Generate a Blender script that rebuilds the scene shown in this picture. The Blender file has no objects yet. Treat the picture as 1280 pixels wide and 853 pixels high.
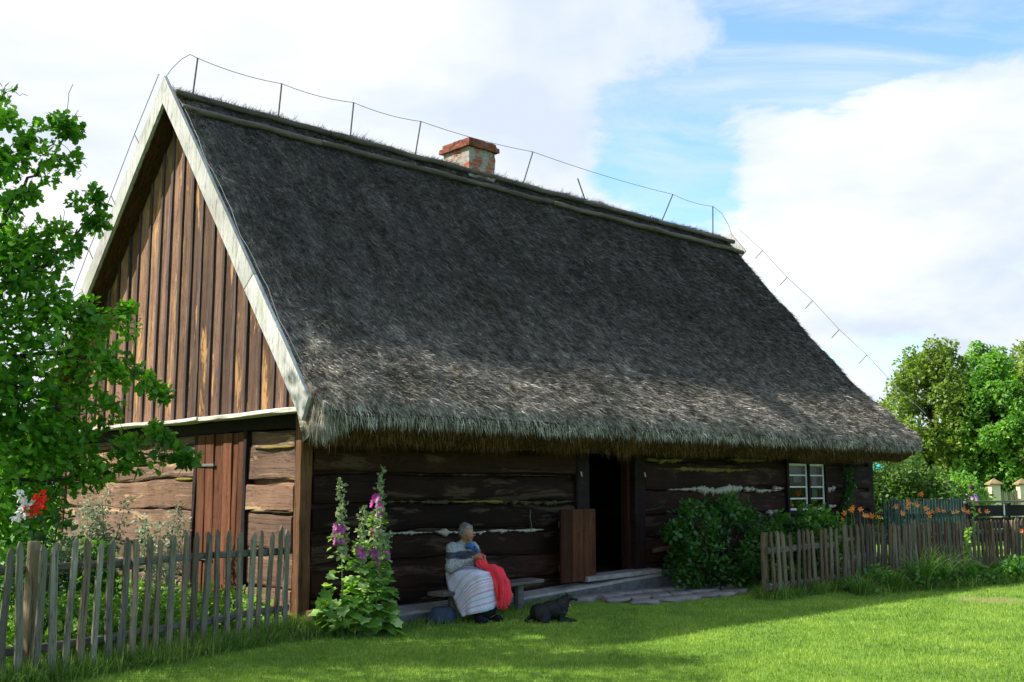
import bpy, bmesh, math, random
import numpy as np
from mathutils import Vector, Matrix, noise
random.seed(7); rng = np.random.default_rng(7)
R = math.radians
scene = bpy.context.scene
col = scene.collection

# ------------------------------------------------------------------ frame of the cottage
TH = R(43.5)
CX, CY = -2.13, 11.6
UX, UY = math.cos(TH), math.sin(TH)
VX, VY = -math.sin(TH), math.cos(TH)
def W(a, b, h=0.0):
    return (CX + a*UX + b*VX, CY + a*UY + b*VY, h)

# ------------------------------------------------------------------ tagging
def tag(o, label=None, cat=None, group=None, kind=None):
    if label: o['label'] = label
    if cat: o['category'] = cat
    if group: o['group'] = group
    if kind: o['kind'] = kind
    return o
def empty(name, loc=(0, 0, 0), rz=0, **k):
    o = bpy.data.objects.new(name, None); col.objects.link(o)
    o.location = loc; o.rotation_euler = (0, 0, rz); o.empty_display_size = .2
    return tag(o, **k)
def link(name, me, mat=None, parent=None, loc=None, rot=None, smooth=False, **k):
    o = bpy.data.objects.new(name, me); col.objects.link(o)
    if mat is not None:
        for m in (mat if isinstance(mat, (list, tuple)) else [mat]): me.materials.append(m)
    if parent: o.parent = parent
    if loc: o.location = loc
    if rot: o.rotation_euler = rot
    if smooth: me.shade_smooth()
    return tag(o, **k)
def copy_obj(o, parent=None, loc=None, rot=None, scale=None):
    c = o.copy(); col.objects.link(c)
    if parent: c.parent = parent
    if loc is not None: c.location = loc
    if rot is not None: c.rotation_euler = rot
    if scale is not None: c.scale = scale
    return c

# ------------------------------------------------------------------ mesh collectors
class MB:
    """collects vertices and faces (python lists)"""
    def __init__(s): s.v = []; s.f = []; s.var = []; s.mi = []
    def add(s, vs, fs, var=None, mi=0):
        n = len(s.v); s.v += [tuple(p) for p in vs]
        r = random.random() if var is None else var
        for f in fs:
            s.f.append([i+n for i in f]); s.var.append(r); s.mi.append(mi)
        return s
    def box(s, p0, p1, var=None, mi=0):
        x0, y0, z0 = p0; x1, y1, z1 = p1
        vs = [(x0,y0,z0),(x1,y0,z0),(x1,y1,z0),(x0,y1,z0),(x0,y0,z1),(x1,y0,z1),(x1,y1,z1),(x0,y1,z1)]
        return s.add(vs, [(0,3,2,1),(4,5,6,7),(0,1,5,4),(1,2,6,5),(2,3,7,6),(3,0,4,7)], var, mi)
    def beam(s, p0, p1, w, t, up=(0, 0, 1), rad=.25, step=.15, rough=.01, var=None, mi=0, seed=None, taper=1.0):
        """rough hewn beam from p0 to p1; w = size across (up x axis), t = size along up; rounded corners"""
        p0 = Vector(p0); p1 = Vector(p1); ax = (p1-p0); L = ax.length; ax.normalize()
        up = Vector(up); up = (up - ax*up.dot(ax)).normalized(); sd = ax.cross(up).normalized()
        r = min(w, t)*rad; n = max(2, int(L/step)+1)
        sect = []
        for cx, cy in ((1,1),(-1,1),(-1,-1),(1,-1)):
            a0 = {(1,1):0,(-1,1):90,(-1,-1):180,(1,-1):270}[(cx,cy)]
            for k in (0, 45, 90):
                an = R(a0+k); sect.append((cx*(w/2-r)+r*math.cos(an), cy*(t/2-r)+r*math.sin(an)))
        K = len(sect); sdn = random.uniform(0, 99) if seed is None else seed
        vs = []
        for i in range(n):
            q = i/(n-1); c = p0.lerp(p1, q); tp = 1+(taper-1)*q
            wob = Vector((noise.noise((q*L*.7, sdn, 0)), noise.noise((q*L*.7, sdn, 9)), 0))*rough*1.6
            for k, (x, y) in enumerate(sect):
                d = noise.noise((q*L*2.2+sdn, k*.55, sdn))*rough
                nrm = Vector((x, y)).normalized()
                xx = x*tp+nrm.x*d+wob.x; yy = y*tp+nrm.y*d+wob.y
                vs.append(c+sd*xx+up*yy)
        fs = [[k for k in range(K)][::-1], [(n-1)*K+k for k in range(K)]]
        for i in range(n-1):
            for k in range(K):
                fs.append((i*K+k, i*K+(k+1)%K, (i+1)*K+(k+1)%K, (i+1)*K+k))
        return s.add(vs, fs, var, mi)
    def tube(s, pts, rad, K=7, var=None, mi=0, rough=0.0):
        pts = [Vector(p) for p in pts]; n = len(pts)
        rads = [rad]*n if not hasattr(rad, '__len__') else rad
        vs = []; prev = None
        for i, p in enumerate(pts):
            t = (pts[min(i+1, n-1)]-pts[max(i-1, 0)]).normalized()
            if prev is None:
                u = t.orthogonal().normalized()
            else:
                u = (prev - t*prev.dot(t)); u = u.normalized() if u.length > 1e-6 else t.orthogonal().normalized()
            prev = u; v = t.cross(u)
            for k in range(K):
                a = 2*math.pi*k/K; rr = rads[i]*(1+rough*noise.noise((p.x*6+k, p.y*6, p.z*6)))
                vs.append(p+(u*math.cos(a)+v*math.sin(a))*rr)
        fs = [list(range(K))[::-1], [(n-1)*K+k for k in range(K)]]
        for i in range(n-1):
            for k in range(K):
                fs.append((i*K+k, i*K+(k+1)%K, (i+1)*K+(k+1)%K, (i+1)*K+k))
        return s.add(vs, fs, var, mi)
    def mesh(s, name, smooth=False):
        me = bpy.data.meshes.new(name); me.from_pydata(s.v, [], s.f)
        at = me.attributes.new('var', 'FLOAT', 'FACE'); at.data.foreach_set('value', s.var)
        me.polygons.foreach_set('material_index', s.mi)
        if smooth: me.shade_smooth()
        me.update(); return me
    def build(s, name, mat=None, parent=None, smooth=False, **k):
        return link(name, s.mesh(name, smooth), mat, parent, **k)

def np_mesh(name, V, k, var=None):
    """V: (n*k,3) vertices, n polygons of k consecutive vertices each"""
    V = np.asarray(V, dtype=np.float32).reshape(-1, 3); n = len(V)//k
    me = bpy.data.meshes.new(name)
    me.vertices.add(len(V)); me.vertices.foreach_set('co', V.ravel())
    me.loops.add(len(V)); me.loops.foreach_set('vertex_index', np.arange(len(V), dtype=np.int32))
    me.polygons.add(n)
    me.polygons.foreach_set('loop_start', np.arange(n, dtype=np.int32)*k)
    me.polygons.foreach_set('loop_total', np.full(n, k, dtype=np.int32))
    if var is not None:
        at = me.attributes.new('var', 'FLOAT', 'FACE'); at.data.foreach_set('value', np.asarray(var, dtype=np.float32))
    me.update(calc_edges=True); return me

OAK = np.array([(0,-.12),(.05,.0),(.16,.08),(.11,.2),(.27,.3),(.18,.42),(.36,.56),(.24,.68),(.28,.86),(.12,.9),(0,1.0),
                (-.12,.9),(-.28,.86),(-.24,.68),(-.36,.56),(-.18,.42),(-.27,.3),(-.11,.2),(-.16,.08),(-.05,.0)])
OVAL = np.array([(0,0),(.22,.2),(.3,.5),(.17,.82),(0,1.0),(-.17,.82),(-.3,.5),(-.22,.2)])
PETAL = np.array([(0,0),(.10,.3),(.19,.62),(.11,.9),(0,1.05),(-.11,.9),(-.19,.62),(-.10,.3)])
DIAM = np.array([(0,0),(.36,.45),(0,1.0),(-.36,.45)])
ROUND = np.array([(0,0),(.3,-.1),(.52,.15),(.42,.4),(.5,.7),(.2,.75),(0,1.0),(-.2,.75),(-.5,.7),(-.42,.4),(-.52,.15),(-.3,-.1)])
def leaves(name, P, D, N, size, tmpl, var, fold=.25):
    """P base positions, D growth direction, N approximate face normal, size per leaf"""
    P = np.asarray(P, float); D = np.asarray(D, float); N = np.asarray(N, float)
    D /= np.linalg.norm(D, axis=1)[:, None]+1e-9
    S = np.cross(D, N); S /= np.linalg.norm(S, axis=1)[:, None]+1e-9
    N = np.cross(S, D)
    size = np.broadcast_to(size, (len(P),))[:, None, None]
    x = tmpl[:, 0][None, :, None]; y = tmpl[:, 1][None, :, None]
    zc = (np.abs(x)*fold - (y-.5)**2*.25*fold*2)
    V = P[:, None, :] + size*(S[:, None, :]*x + D[:, None, :]*y + N[:, None, :]*zc)
    return np_mesh(name, V, len(tmpl), var)
def rand_unit(n):
    v = rng.normal(size=(n, 3)); return v/np.linalg.norm(v, axis=1)[:, None]

# ------------------------------------------------------------------ materials
def mat_new(name):
    m = bpy.data.materials.new(name); m.use_nodes = True
    nt = m.node_tree; nt.nodes.clear()
    return m, nt, nt.nodes.new('ShaderNodeOutputMaterial')
class NT:
    def __init__(s, nt): s.nt = nt
    def n(s, t, **k):
        nd = s.nt.nodes.new(t)
        for a, b in k.items(): setattr(nd, a, b)
        return nd
    def l(s, a, b): s.nt.links.new(a, b)
    def put(s, sock, v):
        if isinstance(v, bpy.types.NodeSocket): s.l(v, sock)
        else: sock.default_value = v
    def math(s, op, a, b=0.0, c=None, clamp=False):
        nd = s.n('ShaderNodeMath', operation=op, use_clamp=clamp); s.put(nd.inputs[0], a); s.put(nd.inputs[1], b)
        if c is not None: s.put(nd.inputs[2], c)
        return nd.outputs[0]
    def vmath(s, op, a, b=(0, 0, 0)):
        nd = s.n('ShaderNodeVectorMath', operation=op); s.put(nd.inputs[0], a); s.put(nd.inputs[1], b)
        return nd.outputs['Value'] if op in ('DOT_PRODUCT', 'LENGTH') else nd.outputs[0]
    def noise(s, vec, scale=5, detail=4, rough=.6, dist=0.0):
        nd = s.n('ShaderNodeTexNoise'); s.l(vec, nd.inputs['Vector'])
        nd.inputs['Scale'].default_value = scale; nd.inputs['Detail'].default_value = detail
        nd.inputs['Roughness'].default_value = rough; nd.inputs['Distortion'].default_value = dist
        return nd.outputs['Fac']
    def ramp(s, fac, stops, interp='LINEAR'):
        nd = s.n('ShaderNodeValToRGB'); cr = nd.color_ramp; cr.interpolation = interp
        while len(cr.elements) < len(stops): cr.elements.new(.5)
        for e, (p, c) in zip(cr.elements, stops):
            e.position = p; e.color = (c[0], c[1], c[2], 1) if hasattr(c, '__len__') else (c, c, c, 1)
        s.put(nd.inputs[0], fac); return nd.outputs[0]
    def mix(s, fac, a, b, typ='MIX'):
        nd = s.n('ShaderNodeMix', data_type='RGBA', blend_type=typ)
        s.put(nd.inputs[0], fac)
        for i, v in ((6, a), (7, b)):
            if isinstance(v, bpy.types.NodeSocket): s.l(v, nd.inputs[i])
            else: nd.inputs[i].default_value = (v[0], v[1], v[2], 1)
        return nd.outputs[2]
    def objco(s, scale=(1, 1, 1), off=None):
        tc = s.n('ShaderNodeTexCoord'); v = tc.outputs['Object']
        if off is not None: v = s.vmath('ADD', v, off)
        return s.vmath('MULTIPLY', v, scale)
    def var(s):
        a = s.n('ShaderNodeAttribute', attribute_name='var'); oi = s.n('ShaderNodeObjectInfo')
        return s.math('FRACT', s.math('ADD', a.outputs['Fac'], oi.outputs['Random']))
    def bump(s, h, strength=.5, dist=.02):
        nd = s.n('ShaderNodeBump'); nd.inputs['Strength'].default_value = strength; nd.inputs['Distance'].default_value = dist
        s.l(h, nd.inputs['Height']); return nd.outputs[0]
    def bsdf(s, out, color, rough=.85, spec=.25, normal=None, metal=0.0, trans=None):
        b = s.n('ShaderNodeBsdfPrincipled'); s.put(b.inputs['Base Color'], color if isinstance(color, bpy.types.NodeSocket) else (*color, 1))
        s.put(b.inputs['Roughness'], rough); b.inputs['Specular IOR Level'].default_value = spec
        b.inputs['Metallic'].default_value = metal
        if normal is not None: s.l(normal, b.inputs['Normal'])
        sh = b.outputs[0]
        if trans:
            t = s.n('ShaderNodeBsdfTranslucent')
            tc = s.mix(1.0, color if isinstance(color, bpy.types.NodeSocket) else color, trans[1], 'MULTIPLY')
            s.l(tc, t.inputs[0]); mx = s.n('ShaderNodeMixShader'); mx.inputs[0].default_value = trans[0]
            s.l(sh, mx.inputs[1]); s.l(t.outputs[0], mx.inputs[2]); sh = mx.outputs[0]
        s.l(sh, out.inputs[0]); return b

def wood(name, cd, cm, cl, axis='z', scale=9., stretch=.07, rough=.85, bump=.6, var=.5, patch=None, hue=None, crack=.34, spec=.15):
    m, nt, out = mat_new(name); t = NT(nt)
    vr = t.var()
    cmb = t.n('ShaderNodeCombineXYZ'); o7 = t.math('MULTIPLY', vr, 37.0)
    for i in range(3): t.l(o7, cmb.inputs[i])
    sc = [1, 1, 1]; sc['xyz'.index(axis)] = stretch
    co = t.objco(tuple(sc), cmb.outputs[0]); co1 = t.objco((1, 1, 1), cmb.outputs[0])
    g = t.noise(co, scale*2.2, 6, .65, .4); fine = t.noise(co, scale*9, 3, .7)
    big = t.noise(co1, 1.6, 4, .6)
    h = t.math('ADD', t.math('MULTIPLY', g, .7), t.math('MULTIPLY', fine, .3))
    c = t.ramp(h, [(crack, cd), (.46, cm), (.56, cm), (.72, cl)])
    sc2 = [2.2, 2.2, 2.2]; sc2['xyz'.index(axis)] = .12
    ck = t.noise(t.objco(tuple(sc2), cmb.outputs[0]), 5, 5, .7, .8)
    ckm = t.ramp(ck, [(.44, 0), (.485, 1), (.515, 1), (.56, 0)])
    c = t.mix(t.math('MULTIPLY', t.math('SUBTRACT', 1.0, t.math('ABSOLUTE', t.math('MULTIPLY', t.math('SUBTRACT', ck, .5), 60.0))), .85, clamp=True), c, cd)
    c = t.mix(t.ramp(big, [(.3, 0), (.7, .75)]), c, t.mix(1.0, c, (.45, .42, .42), 'MULTIPLY'))
    lo = 1-var*.6; hi = 1+var*.6
    vv = t.math('ADD', lo, t.math('MULTIPLY', vr, hi-lo))
    cv = t.n('ShaderNodeCombineColor'); [t.l(vv, cv.inputs[i]) for i in range(3)]
    c = t.mix(1.0, c, cv.outputs[0], 'MULTIPLY')
    if hue:
        c = t.mix(t.ramp(t.math('FRACT', t.math('MULTIPLY', vr, 7.3)), [(.3, 0), (.8, 1)]), c, t.mix(1.0, c, hue, 'MULTIPLY'))
    if patch:
        s3 = [1.6, 1.6, 1.6]; s3['xyz'.index(axis)] = .28
        pn = t.noise(t.objco(tuple(s3), cmb.outputs[0]), patch[1], 6, .7, .5)
        c = t.mix(t.ramp(pn, [(patch[2], 0), (patch[2]+.06, patch[3])]), c, patch[0])
    t.bsdf(out, c, rough, spec, t.bump(h, bump, .015))
    return m
def plain(name, c, rough=.8, spec=.2, nscale=20, amt=.25, bump=.2, metal=0., trans=None, bd=.005):
    m, nt, out = mat_new(name); t = NT(nt); co = t.objco()
    n = t.noise(co, nscale, 4, .6); n2 = t.noise(co, nscale*.2, 3, .5)
    k = t.math('ADD', t.math('MULTIPLY', n, .6), t.math('MULTIPLY', n2, .4))
    cc = t.ramp(k, [(.3, tuple(x*(1-amt) for x in c)), (.7, tuple(min(1, x*(1+amt)) for x in c))])
    t.bsdf(out, cc, rough, spec, t.bump(n, bump, bd), metal, trans)
    return m
def leafmat(name, stops, rough=.55, spec=.3, trans=.35, tcol=(1.6, 1.9, .5), pos=0.0):
    """stops: list of colours across the per-leaf random"""
    m, nt, out = mat_new(name); t = NT(nt)
    a = t.n('ShaderNodeAttribute', attribute_name='var').outputs['Fac']
    n = len(stops); c = t.ramp(a, [(i/(n-1)*.9+.05, s) for i, s in enumerate(stops)])
    if pos:
        geo = t.n('ShaderNodeNewGeometry'); pn = t.noise(geo.outputs['Position'], pos, 3, .5)
        c = t.mix(1.0, c, t.ramp(pn, [(.28, (.5, .58, .6)), (.5, (.95, .97, .9)), (.72, (1.45, 1.25, 1.3))]), 'MULTIPLY')
        pn2 = t.noise(geo.outputs['Position'], pos*4.5, 5, .7)
        c = t.mix(1.0, c, t.ramp(pn2, [(.32, (.62, .7, .6)), (.6, (1.15, 1.1, 1.1)), (.75, (1.5, 1.3, 1.5))]), 'MULTIPLY')
    t.bsdf(out, c, rough, spec, None, 0., (trans, tcol))
    return m

M = {}
M['log_shaded'] = wood('shaded_log_wood', (.002,.0015,.0015), (.028,.011,.006), (.068,.034,.02), 'x', 5, .05, bump=.9, var=.9, hue=(.9,.9,.95), patch=((.085,.055,.035), 3.0, .55, .6))  # shaded copy of the log wood, the front wall's shade put into its colour
M['log_gable'] = wood('sunlit_log_wood', (.010,.006,.005), (.19,.11,.07), (.56,.40,.27), 'y', 4, .06, bump=1.0, var=.6, hue=(.8,.85,.95), patch=((.55,.38,.20), 2.2, .58, .6))  # lit copy of the log wood, gable sunlight put into its colour
M['log_beam'] = wood('blackened_beam_wood', (.004,.003,.003), (.02,.012,.011), (.045,.028,.026), 'y', 4, .06, bump=.8)
M['post'] = wood('corner_post_wood', (.012,.006,.004), (.13,.065,.03), (.33,.20,.11), 'z', 6, .05, bump=.9)
M['board'] = wood('gable_board_wood', (.012,.007,.005), (.22,.12,.07), (.56,.37,.22), 'z', 8, .05, bump=1.0, var=1.0, hue=(.82,.84,1.0), patch=((.52,.29,.11), 3.2, .56, .6))
M['batten'] = wood('gable_batten_wood', (.012,.009,.009), (.085,.058,.056), (.20,.145,.135), 'z', 12, .05, bump=.6, var=.5)
M['door_red'] = wood('red_brown_door_wood', (.012,.004,.003), (.16,.058,.026), (.34,.15,.07), 'z', 8, .05, bump=.8, var=.6)
M['jamb'] = wood('dark_red_jamb_wood', (.004,.002,.002), (.035,.012,.008), (.07,.03,.02), 'z', 8, .05)
M['white_board'] = wood('weathered_white_board', (.16,.155,.14), (.50,.50,.48), (.68,.68,.65), 'z', 7, .2, bump=.6, var=.2, patch=((.28,.29,.22), 2.5, .55, .6))
M['ledge'] = wood('weathered_ledge_wood', (.3,.28,.24), (.66,.63,.56), (.8,.78,.72), 'y', 6, .1, bump=.5, var=.2)
M['picket'] = wood('weathered_picket_wood', (.02,.018,.014), (.20,.19,.135), (.42,.40,.32), 'z', 14, .06, bump=.9, var=.7, hue=(1.05,.88,.78), patch=((.11,.13,.07), 5, .57, .6))
M['picket_r'] = wood('greyed_picket_wood', (.015,.012,.009), (.14,.115,.08), (.34,.29,.21), 'z', 14, .06, bump=.9, var=.6, hue=(1.1,.9,.8))
M['rail'] = wood('weathered_rail_wood', (.015,.014,.012), (.12,.117,.09), (.25,.24,.19), 'x', 10, .07, bump=.8, var=.3)
M['bench'] = wood('grey_bench_wood', (.03,.026,.022), (.15,.135,.115), (.30,.275,.24), 'x', 10, .06, bump=.7, var=.3)
M['greenfence'] = wood('blue_green_painted_fence', (.012,.022,.02), (.035,.065,.06), (.06,.10,.09), 'z', 8, .1, bump=.4, var=.4)
M['blackfence'] = wood('dark_stained_fence', (.006,.006,.006), (.02,.016,.018), (.05,.042,.045), 'x', 8, .1, bump=.4, var=.4)
M['pole'] = wood('grey_ridge_pole_wood', (.02,.017,.014), (.125,.105,.09), (.27,.24,.21), 'x', 9, .05, bump=.8, var=.3)
M['bark'] = wood('bark', (.012,.010,.008), (.06,.048,.036), (.13,.11,.085), 'z', 6, .25, bump=1.0, var=.2)
M['stump'] = wood('cut_log_wood', (.03,.018,.012), (.16,.10,.065), (.30,.21,.14), 'z', 6, .4, bump=.8, var=.2)
M['metal'] = plain('rusty_rod_metal', (.03,.028,.027), .6, .4, 30, .3)
M['wire'] = plain('galvanised_wire', (.12,.12,.12), .5, .5, 30, .2, metal=.3)
M['wirelight'] = plain('dull_silver_wire', (.35,.35,.34), .5, .5, 30, .2)
M['glass'] = None
M['white_paint'] = plain('white_window_paint', (.55,.56,.53), .6, .3, 25, .2)
M['plinth'] = plain('grey_stone_plinth', (.10,.10,.10), .95, .1, 9, .5, .8, bd=.03)
M['plinth_top'] = plain('pale_cement_ledge', (.24,.225,.20), .95, .1, 12, .4, .8, bd=.02)
M['stone'] = plain('porch_stone', (.19,.175,.165), .95, .1, 7, .45, .8, bd=.02)
M['bluestone'] = plain('dark_blue_grey_stone', (.035,.05,.075), .8, .2, 9, .4, .5)
M['lime'] = plain('pale_lime_chinking', (.36,.32,.26), .95, .1, 30, .3, .7, bd=.01)
M['ochre'] = plain('ochre_clay_chinking', (.17,.14,.035), .95, .1, 24, .35, .7, bd=.01)
M['straw_fill'] = plain('straw_chinking', (.06,.05,.03), .95, .1, 60, .6, .9, bd=.01)
M['inner'] = plain('pale_blue_plaster', (.20,.25,.32), .9, .1, 6, .2)
M['soil'] = plain('earth_floor', (.04,.03,.022), 1., .05, 8, .4)

# thatch
def thatch_mat(name, strands):
    m, nt, out = mat_new(name); t = NT(nt)
    tc = t.n('ShaderNodeTexCoord'); co = tc.outputs['Object']
    xyz = t.n('ShaderNodeSeparateXYZ'); t.l(co, xyz.inputs[0])
    low = t.vmath('MULTIPLY', co, (2.2, .55, .55)); n1 = t.noise(low, 1.3, 6, .7, .3)
    n2 = t.noise(co, 6, 4, .7)
    fib = t.noise(t.vmath('MULTIPLY', co, (1, .10, .10)), 60, 4, .75)
    vr = t.n('ShaderNodeAttribute', attribute_name='var').outputs['Fac']
    # paler reed at eave and verge, with the sunlit band put into its colour
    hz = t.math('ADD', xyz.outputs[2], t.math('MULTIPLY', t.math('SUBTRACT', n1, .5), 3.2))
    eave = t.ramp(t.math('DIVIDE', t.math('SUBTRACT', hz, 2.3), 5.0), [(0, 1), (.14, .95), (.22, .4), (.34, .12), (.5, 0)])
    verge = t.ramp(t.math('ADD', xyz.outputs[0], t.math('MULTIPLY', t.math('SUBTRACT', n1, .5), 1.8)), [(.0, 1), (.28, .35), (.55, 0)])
    lit_pale = t.math('MAXIMUM', eave, t.math('MULTIPLY', verge, .8))
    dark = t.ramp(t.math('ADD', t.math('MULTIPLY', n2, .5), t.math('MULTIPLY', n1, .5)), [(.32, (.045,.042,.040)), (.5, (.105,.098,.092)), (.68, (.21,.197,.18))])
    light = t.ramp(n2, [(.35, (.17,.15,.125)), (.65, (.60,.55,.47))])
    c = t.mix(lit_pale, dark, light)
    # moss tint
    c = t.mix(t.ramp(t.noise(co, .9, 4, .6), [(.5, 0), (.66, .45)]), c, (.055, .055, .03))
    # underside and cut face are unbleached brown straw
    geo = t.n('ShaderNodeNewGeometry')
    if strands == 2:
        c = t.ramp(vr, [(0, (.05,.022,.008)), (.5, (.12,.06,.02)), (1, (.24,.15,.06))])
    elif strands:
        kk = t.ramp(vr, [(0, .22), (.5, .85), (.88, 1.4), (1, 2.3)])
        c = t.mix(1.0, c, kk, 'MULTIPLY')
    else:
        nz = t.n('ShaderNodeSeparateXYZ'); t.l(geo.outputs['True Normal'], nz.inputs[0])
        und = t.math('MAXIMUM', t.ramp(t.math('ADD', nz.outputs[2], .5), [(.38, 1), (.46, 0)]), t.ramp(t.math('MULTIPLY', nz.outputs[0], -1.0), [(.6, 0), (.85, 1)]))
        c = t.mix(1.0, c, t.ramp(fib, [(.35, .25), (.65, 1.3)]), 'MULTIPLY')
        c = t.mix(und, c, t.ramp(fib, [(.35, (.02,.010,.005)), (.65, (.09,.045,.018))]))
    h = t.math('ADD', t.math('MULTIPLY', fib, .6), n2)
    t.bsdf(out, c, .95, .08, t.bump(h, 1.0, .05) if not strands else None)
    return m
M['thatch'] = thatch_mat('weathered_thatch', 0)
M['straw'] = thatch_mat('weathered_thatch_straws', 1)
M['straw_brown'] = thatch_mat('brown_thatch_straws', 2)

# brick
def brick_mat():
    m, nt, out = mat_new('old_red_brick'); t = NT(nt)
    tc = t.n('ShaderNodeTexCoord'); xyz = t.n('ShaderNodeSeparateXYZ'); t.l(tc.outputs['Object'], xyz.inputs[0])
    cm = t.n('ShaderNodeCombineXYZ'); t.l(t.math('ADD', xyz.outputs[0], xyz.outputs[1]), cm.inputs[0]); t.l(xyz.outputs[2], cm.inputs[1])
    wob = t.noise(tc.outputs['Object'], 5, 3, .6)
    v = t.vmath('ADD', cm.outputs[0], (0, 0, 0))
    b = t.n('ShaderNodeTexBrick'); t.l(v, b.inputs['Vector'])
    b.inputs['Scale'].default_value = 1; b.inputs['Brick Width'].default_value = .25; b.inputs['Row Height'].default_value = .078
    b.inputs['Mortar Size'].default_value = .010; b.inputs['Mortar Smooth'].default_value = .3
    b.inputs['Color1'].default_value = (.36,.09,.05,1); b.inputs['Color2'].default_value = (.22,.075,.05,1); b.inputs['Mortar'].default_value = (.24,.22,.19,1)
    n = t.noise(tc.outputs['Object'], 9, 5, .7); n2 = t.noise(tc.outputs['Object'], 4, 4, .6)
    zf = t.ramp(xyz.outputs[2], [(0.0, 1), (.999, 1)])
    c = t.mix(t.ramp(n2, [(.42, 0), (.52, .9)]), b.outputs['Color'], (.30,.29,.26))
    c = t.mix(t.ramp(n, [(.58, 0), (.66, .8)]), c, (.06,.05,.045))
    t.bsdf(out, c, .95, .1, t.bump(t.math('ADD', t.math('MULTIPLY', b.outputs['Fac'], -1.), n), .9, .03)); return m
M['brick'] = brick_mat()
M['brickcap'] = plain('red_brick_cap', (.17,.062,.042), .95, .1, 14, .8, .9, bd=.02)

def glass_mat():
    m, nt, out = mat_new('old_window_glass'); t = NT(nt)
    tr = t.n('ShaderNodeBsdfTransparent'); tr.inputs[0].default_value = (.85,.88,.88,1)
    gl = t.n('ShaderNodeBsdfGlossy'); gl.inputs['Roughness'].default_value = .03
    n = t.noise(t.objco(), 4, 2, .5); t.l(t.bump(n, .06, .02), gl.inputs['Normal'])
    mx = t.n('ShaderNodeMixShader'); mx.inputs[0].default_value = .012
    t.l(tr.outputs[0], mx.inputs[1]); t.l(gl.outputs[0], mx.inputs[2]); t.l(mx.outputs[0], out.inputs[0]); return m
M['glass'] = glass_mat()

# ------------------------------------------------------------------ ground
def ground_h(x, y):
    r = math.hypot(x, y)
    z = .018*noise.noise((x*.35, y*.35, 3.1))
    a = (x-CX)*UX+(y-CY)*UY; b = (x-CX)*VX+(y-CY)*VY
    # small rise toward the front wall of the cottage
    if b > -1.6 and a > 1.5:
        z += .11*min(1, (a-1.5)/3)*min(1, max(0, (b+1.6)/1.9))*min(1, max(0, (16-a)/2))
    if r > 40: z += min(1.5, (r-40)*.004)*noise.noise((x*.02, y*.02, 0))
    return z
def build_ground():
    xs = np.concatenate([-np.geomspace(30, 900, 14)[::-1], np.arange(-14, 22, .25), np.geomspace(30, 900, 14)])
    ys = np.concatenate([[-600, -200, -60, -20, -5, 2], np.arange(5, 34, .25), np.geomspace(42, 900, 16)])
    vs = [(x, y, ground_h(x, y)) for y in ys for x in xs]; nx = len(xs)
    fs = [(j*nx+i, j*nx+i+1, (j+1)*nx+i+1, (j+1)*nx+i) for j in range(len(ys)-1) for i in range(nx-1)]
    me = bpy.data.meshes.new('lawn'); me.from_pydata(vs, [], fs); me.shade_smooth()
    m, nt, out = mat_new('lawn_turf'); t = NT(nt)
    geo = t.n('ShaderNodeNewGeometry'); p = geo.outputs['Position']
    n1 = t.noise(p, .7, 4, .6); n2 = t.noise(p, 9, 5, .7); n3 = t.noise(p, 60, 3, .7)
    k = t.math('ADD', t.math('MULTIPLY', n2, .4), t.math('ADD', t.math('MULTIPLY', n1, .3), t.math('MULTIPLY', n3, .3)))
    c = t.ramp(k, [(.35, (.06,.13,.014)), (.5, (.13,.25,.03)), (.65, (.24,.34,.06))])
    dv = t.vmath('LENGTH', t.vmath('SUBTRACT', p, (7.0, 16.0, 0)))
    bare = t.ramp(t.math('ADD', dv, t.math('MULTIPLY', t.math('SUBTRACT', n2, .5), 1.6)), [(.25, 1), (.6, 0)])
    c = t.mix(t.math('MULTIPLY', bare, .7), c, (.26,.20,.10))
    t.bsdf(out, c, .95, .1, t.bump(n3, .8, .03))
    link('lawn', me, m, kind='structure')
build_ground()

def blades(name, pts, hgt, width, lean, mat, var, bend=False, **k):
    """pts (n,3); each blade a triangle pair"""
    n = len(pts); pts = np.asarray(pts, float)
    an = rng.uniform(0, 2*np.pi, n); dx = np.stack([np.cos(an), np.sin(an), np.zeros(n)], 1)
    ln = rng.uniform(0, 1, n)*lean; la = rng.uniform(0, 2*np.pi, n)
    tip = pts + np.stack([np.cos(la)*ln*hgt, np.sin(la)*ln*hgt, hgt*np.sqrt(np.maximum(.15, 1-(ln*.8)**2))], 1)
    w = (np.broadcast_to(width, (n,)))[:, None]
    if not bend:
        V = np.stack([pts-dx*w/2, pts+dx*w/2, tip], 1); me = np_mesh(name, V, 3, var)
    else:
        mid = pts*.5+tip*.5+np.array([0, 0, 1])*(hgt*.12)[:, None]
        tip2 = tip - np.array([0, 0, 1])*(hgt*ln*.35)[:, None]
        V1 = np.stack([pts-dx*w/2, pts+dx*w/2, mid+dx*w*.4, mid-dx*w*.4], 1); V2 = np.stack([mid-dx*w*.4, mid+dx*w*.4, tip2+dx*w*.04, tip2-dx*w*.04], 1)
        V = np.stack([V1, V2], 1).reshape(-1, 3); me = np_mesh(name, V, 4, np.repeat(var, 2))
    return link(name, me, mat, **k)
M['grass'] = leafmat('grass_blades', [(.105,.20,.022), (.185,.305,.042), (.29,.41,.085), (.47,.52,.21)], .6, .25, .35, (1.3,1.4,.5), pos=1.2)
M['tallgrass'] = leafmat('tall_grass_blades', [(.06,.14,.015), (.10,.21,.028), (.19,.30,.07), (.40,.38,.2)], .6, .2, .35, (1.3,1.4,.6), pos=1.5)
def inside_house(x, y):
    a = (x-CX)*UX+(y-CY)*UY; b = (x-CX)*VX+(y-CY)*VY
    return (a > .32) & (a < 14) & (b > .62) & (b < 8)
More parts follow.
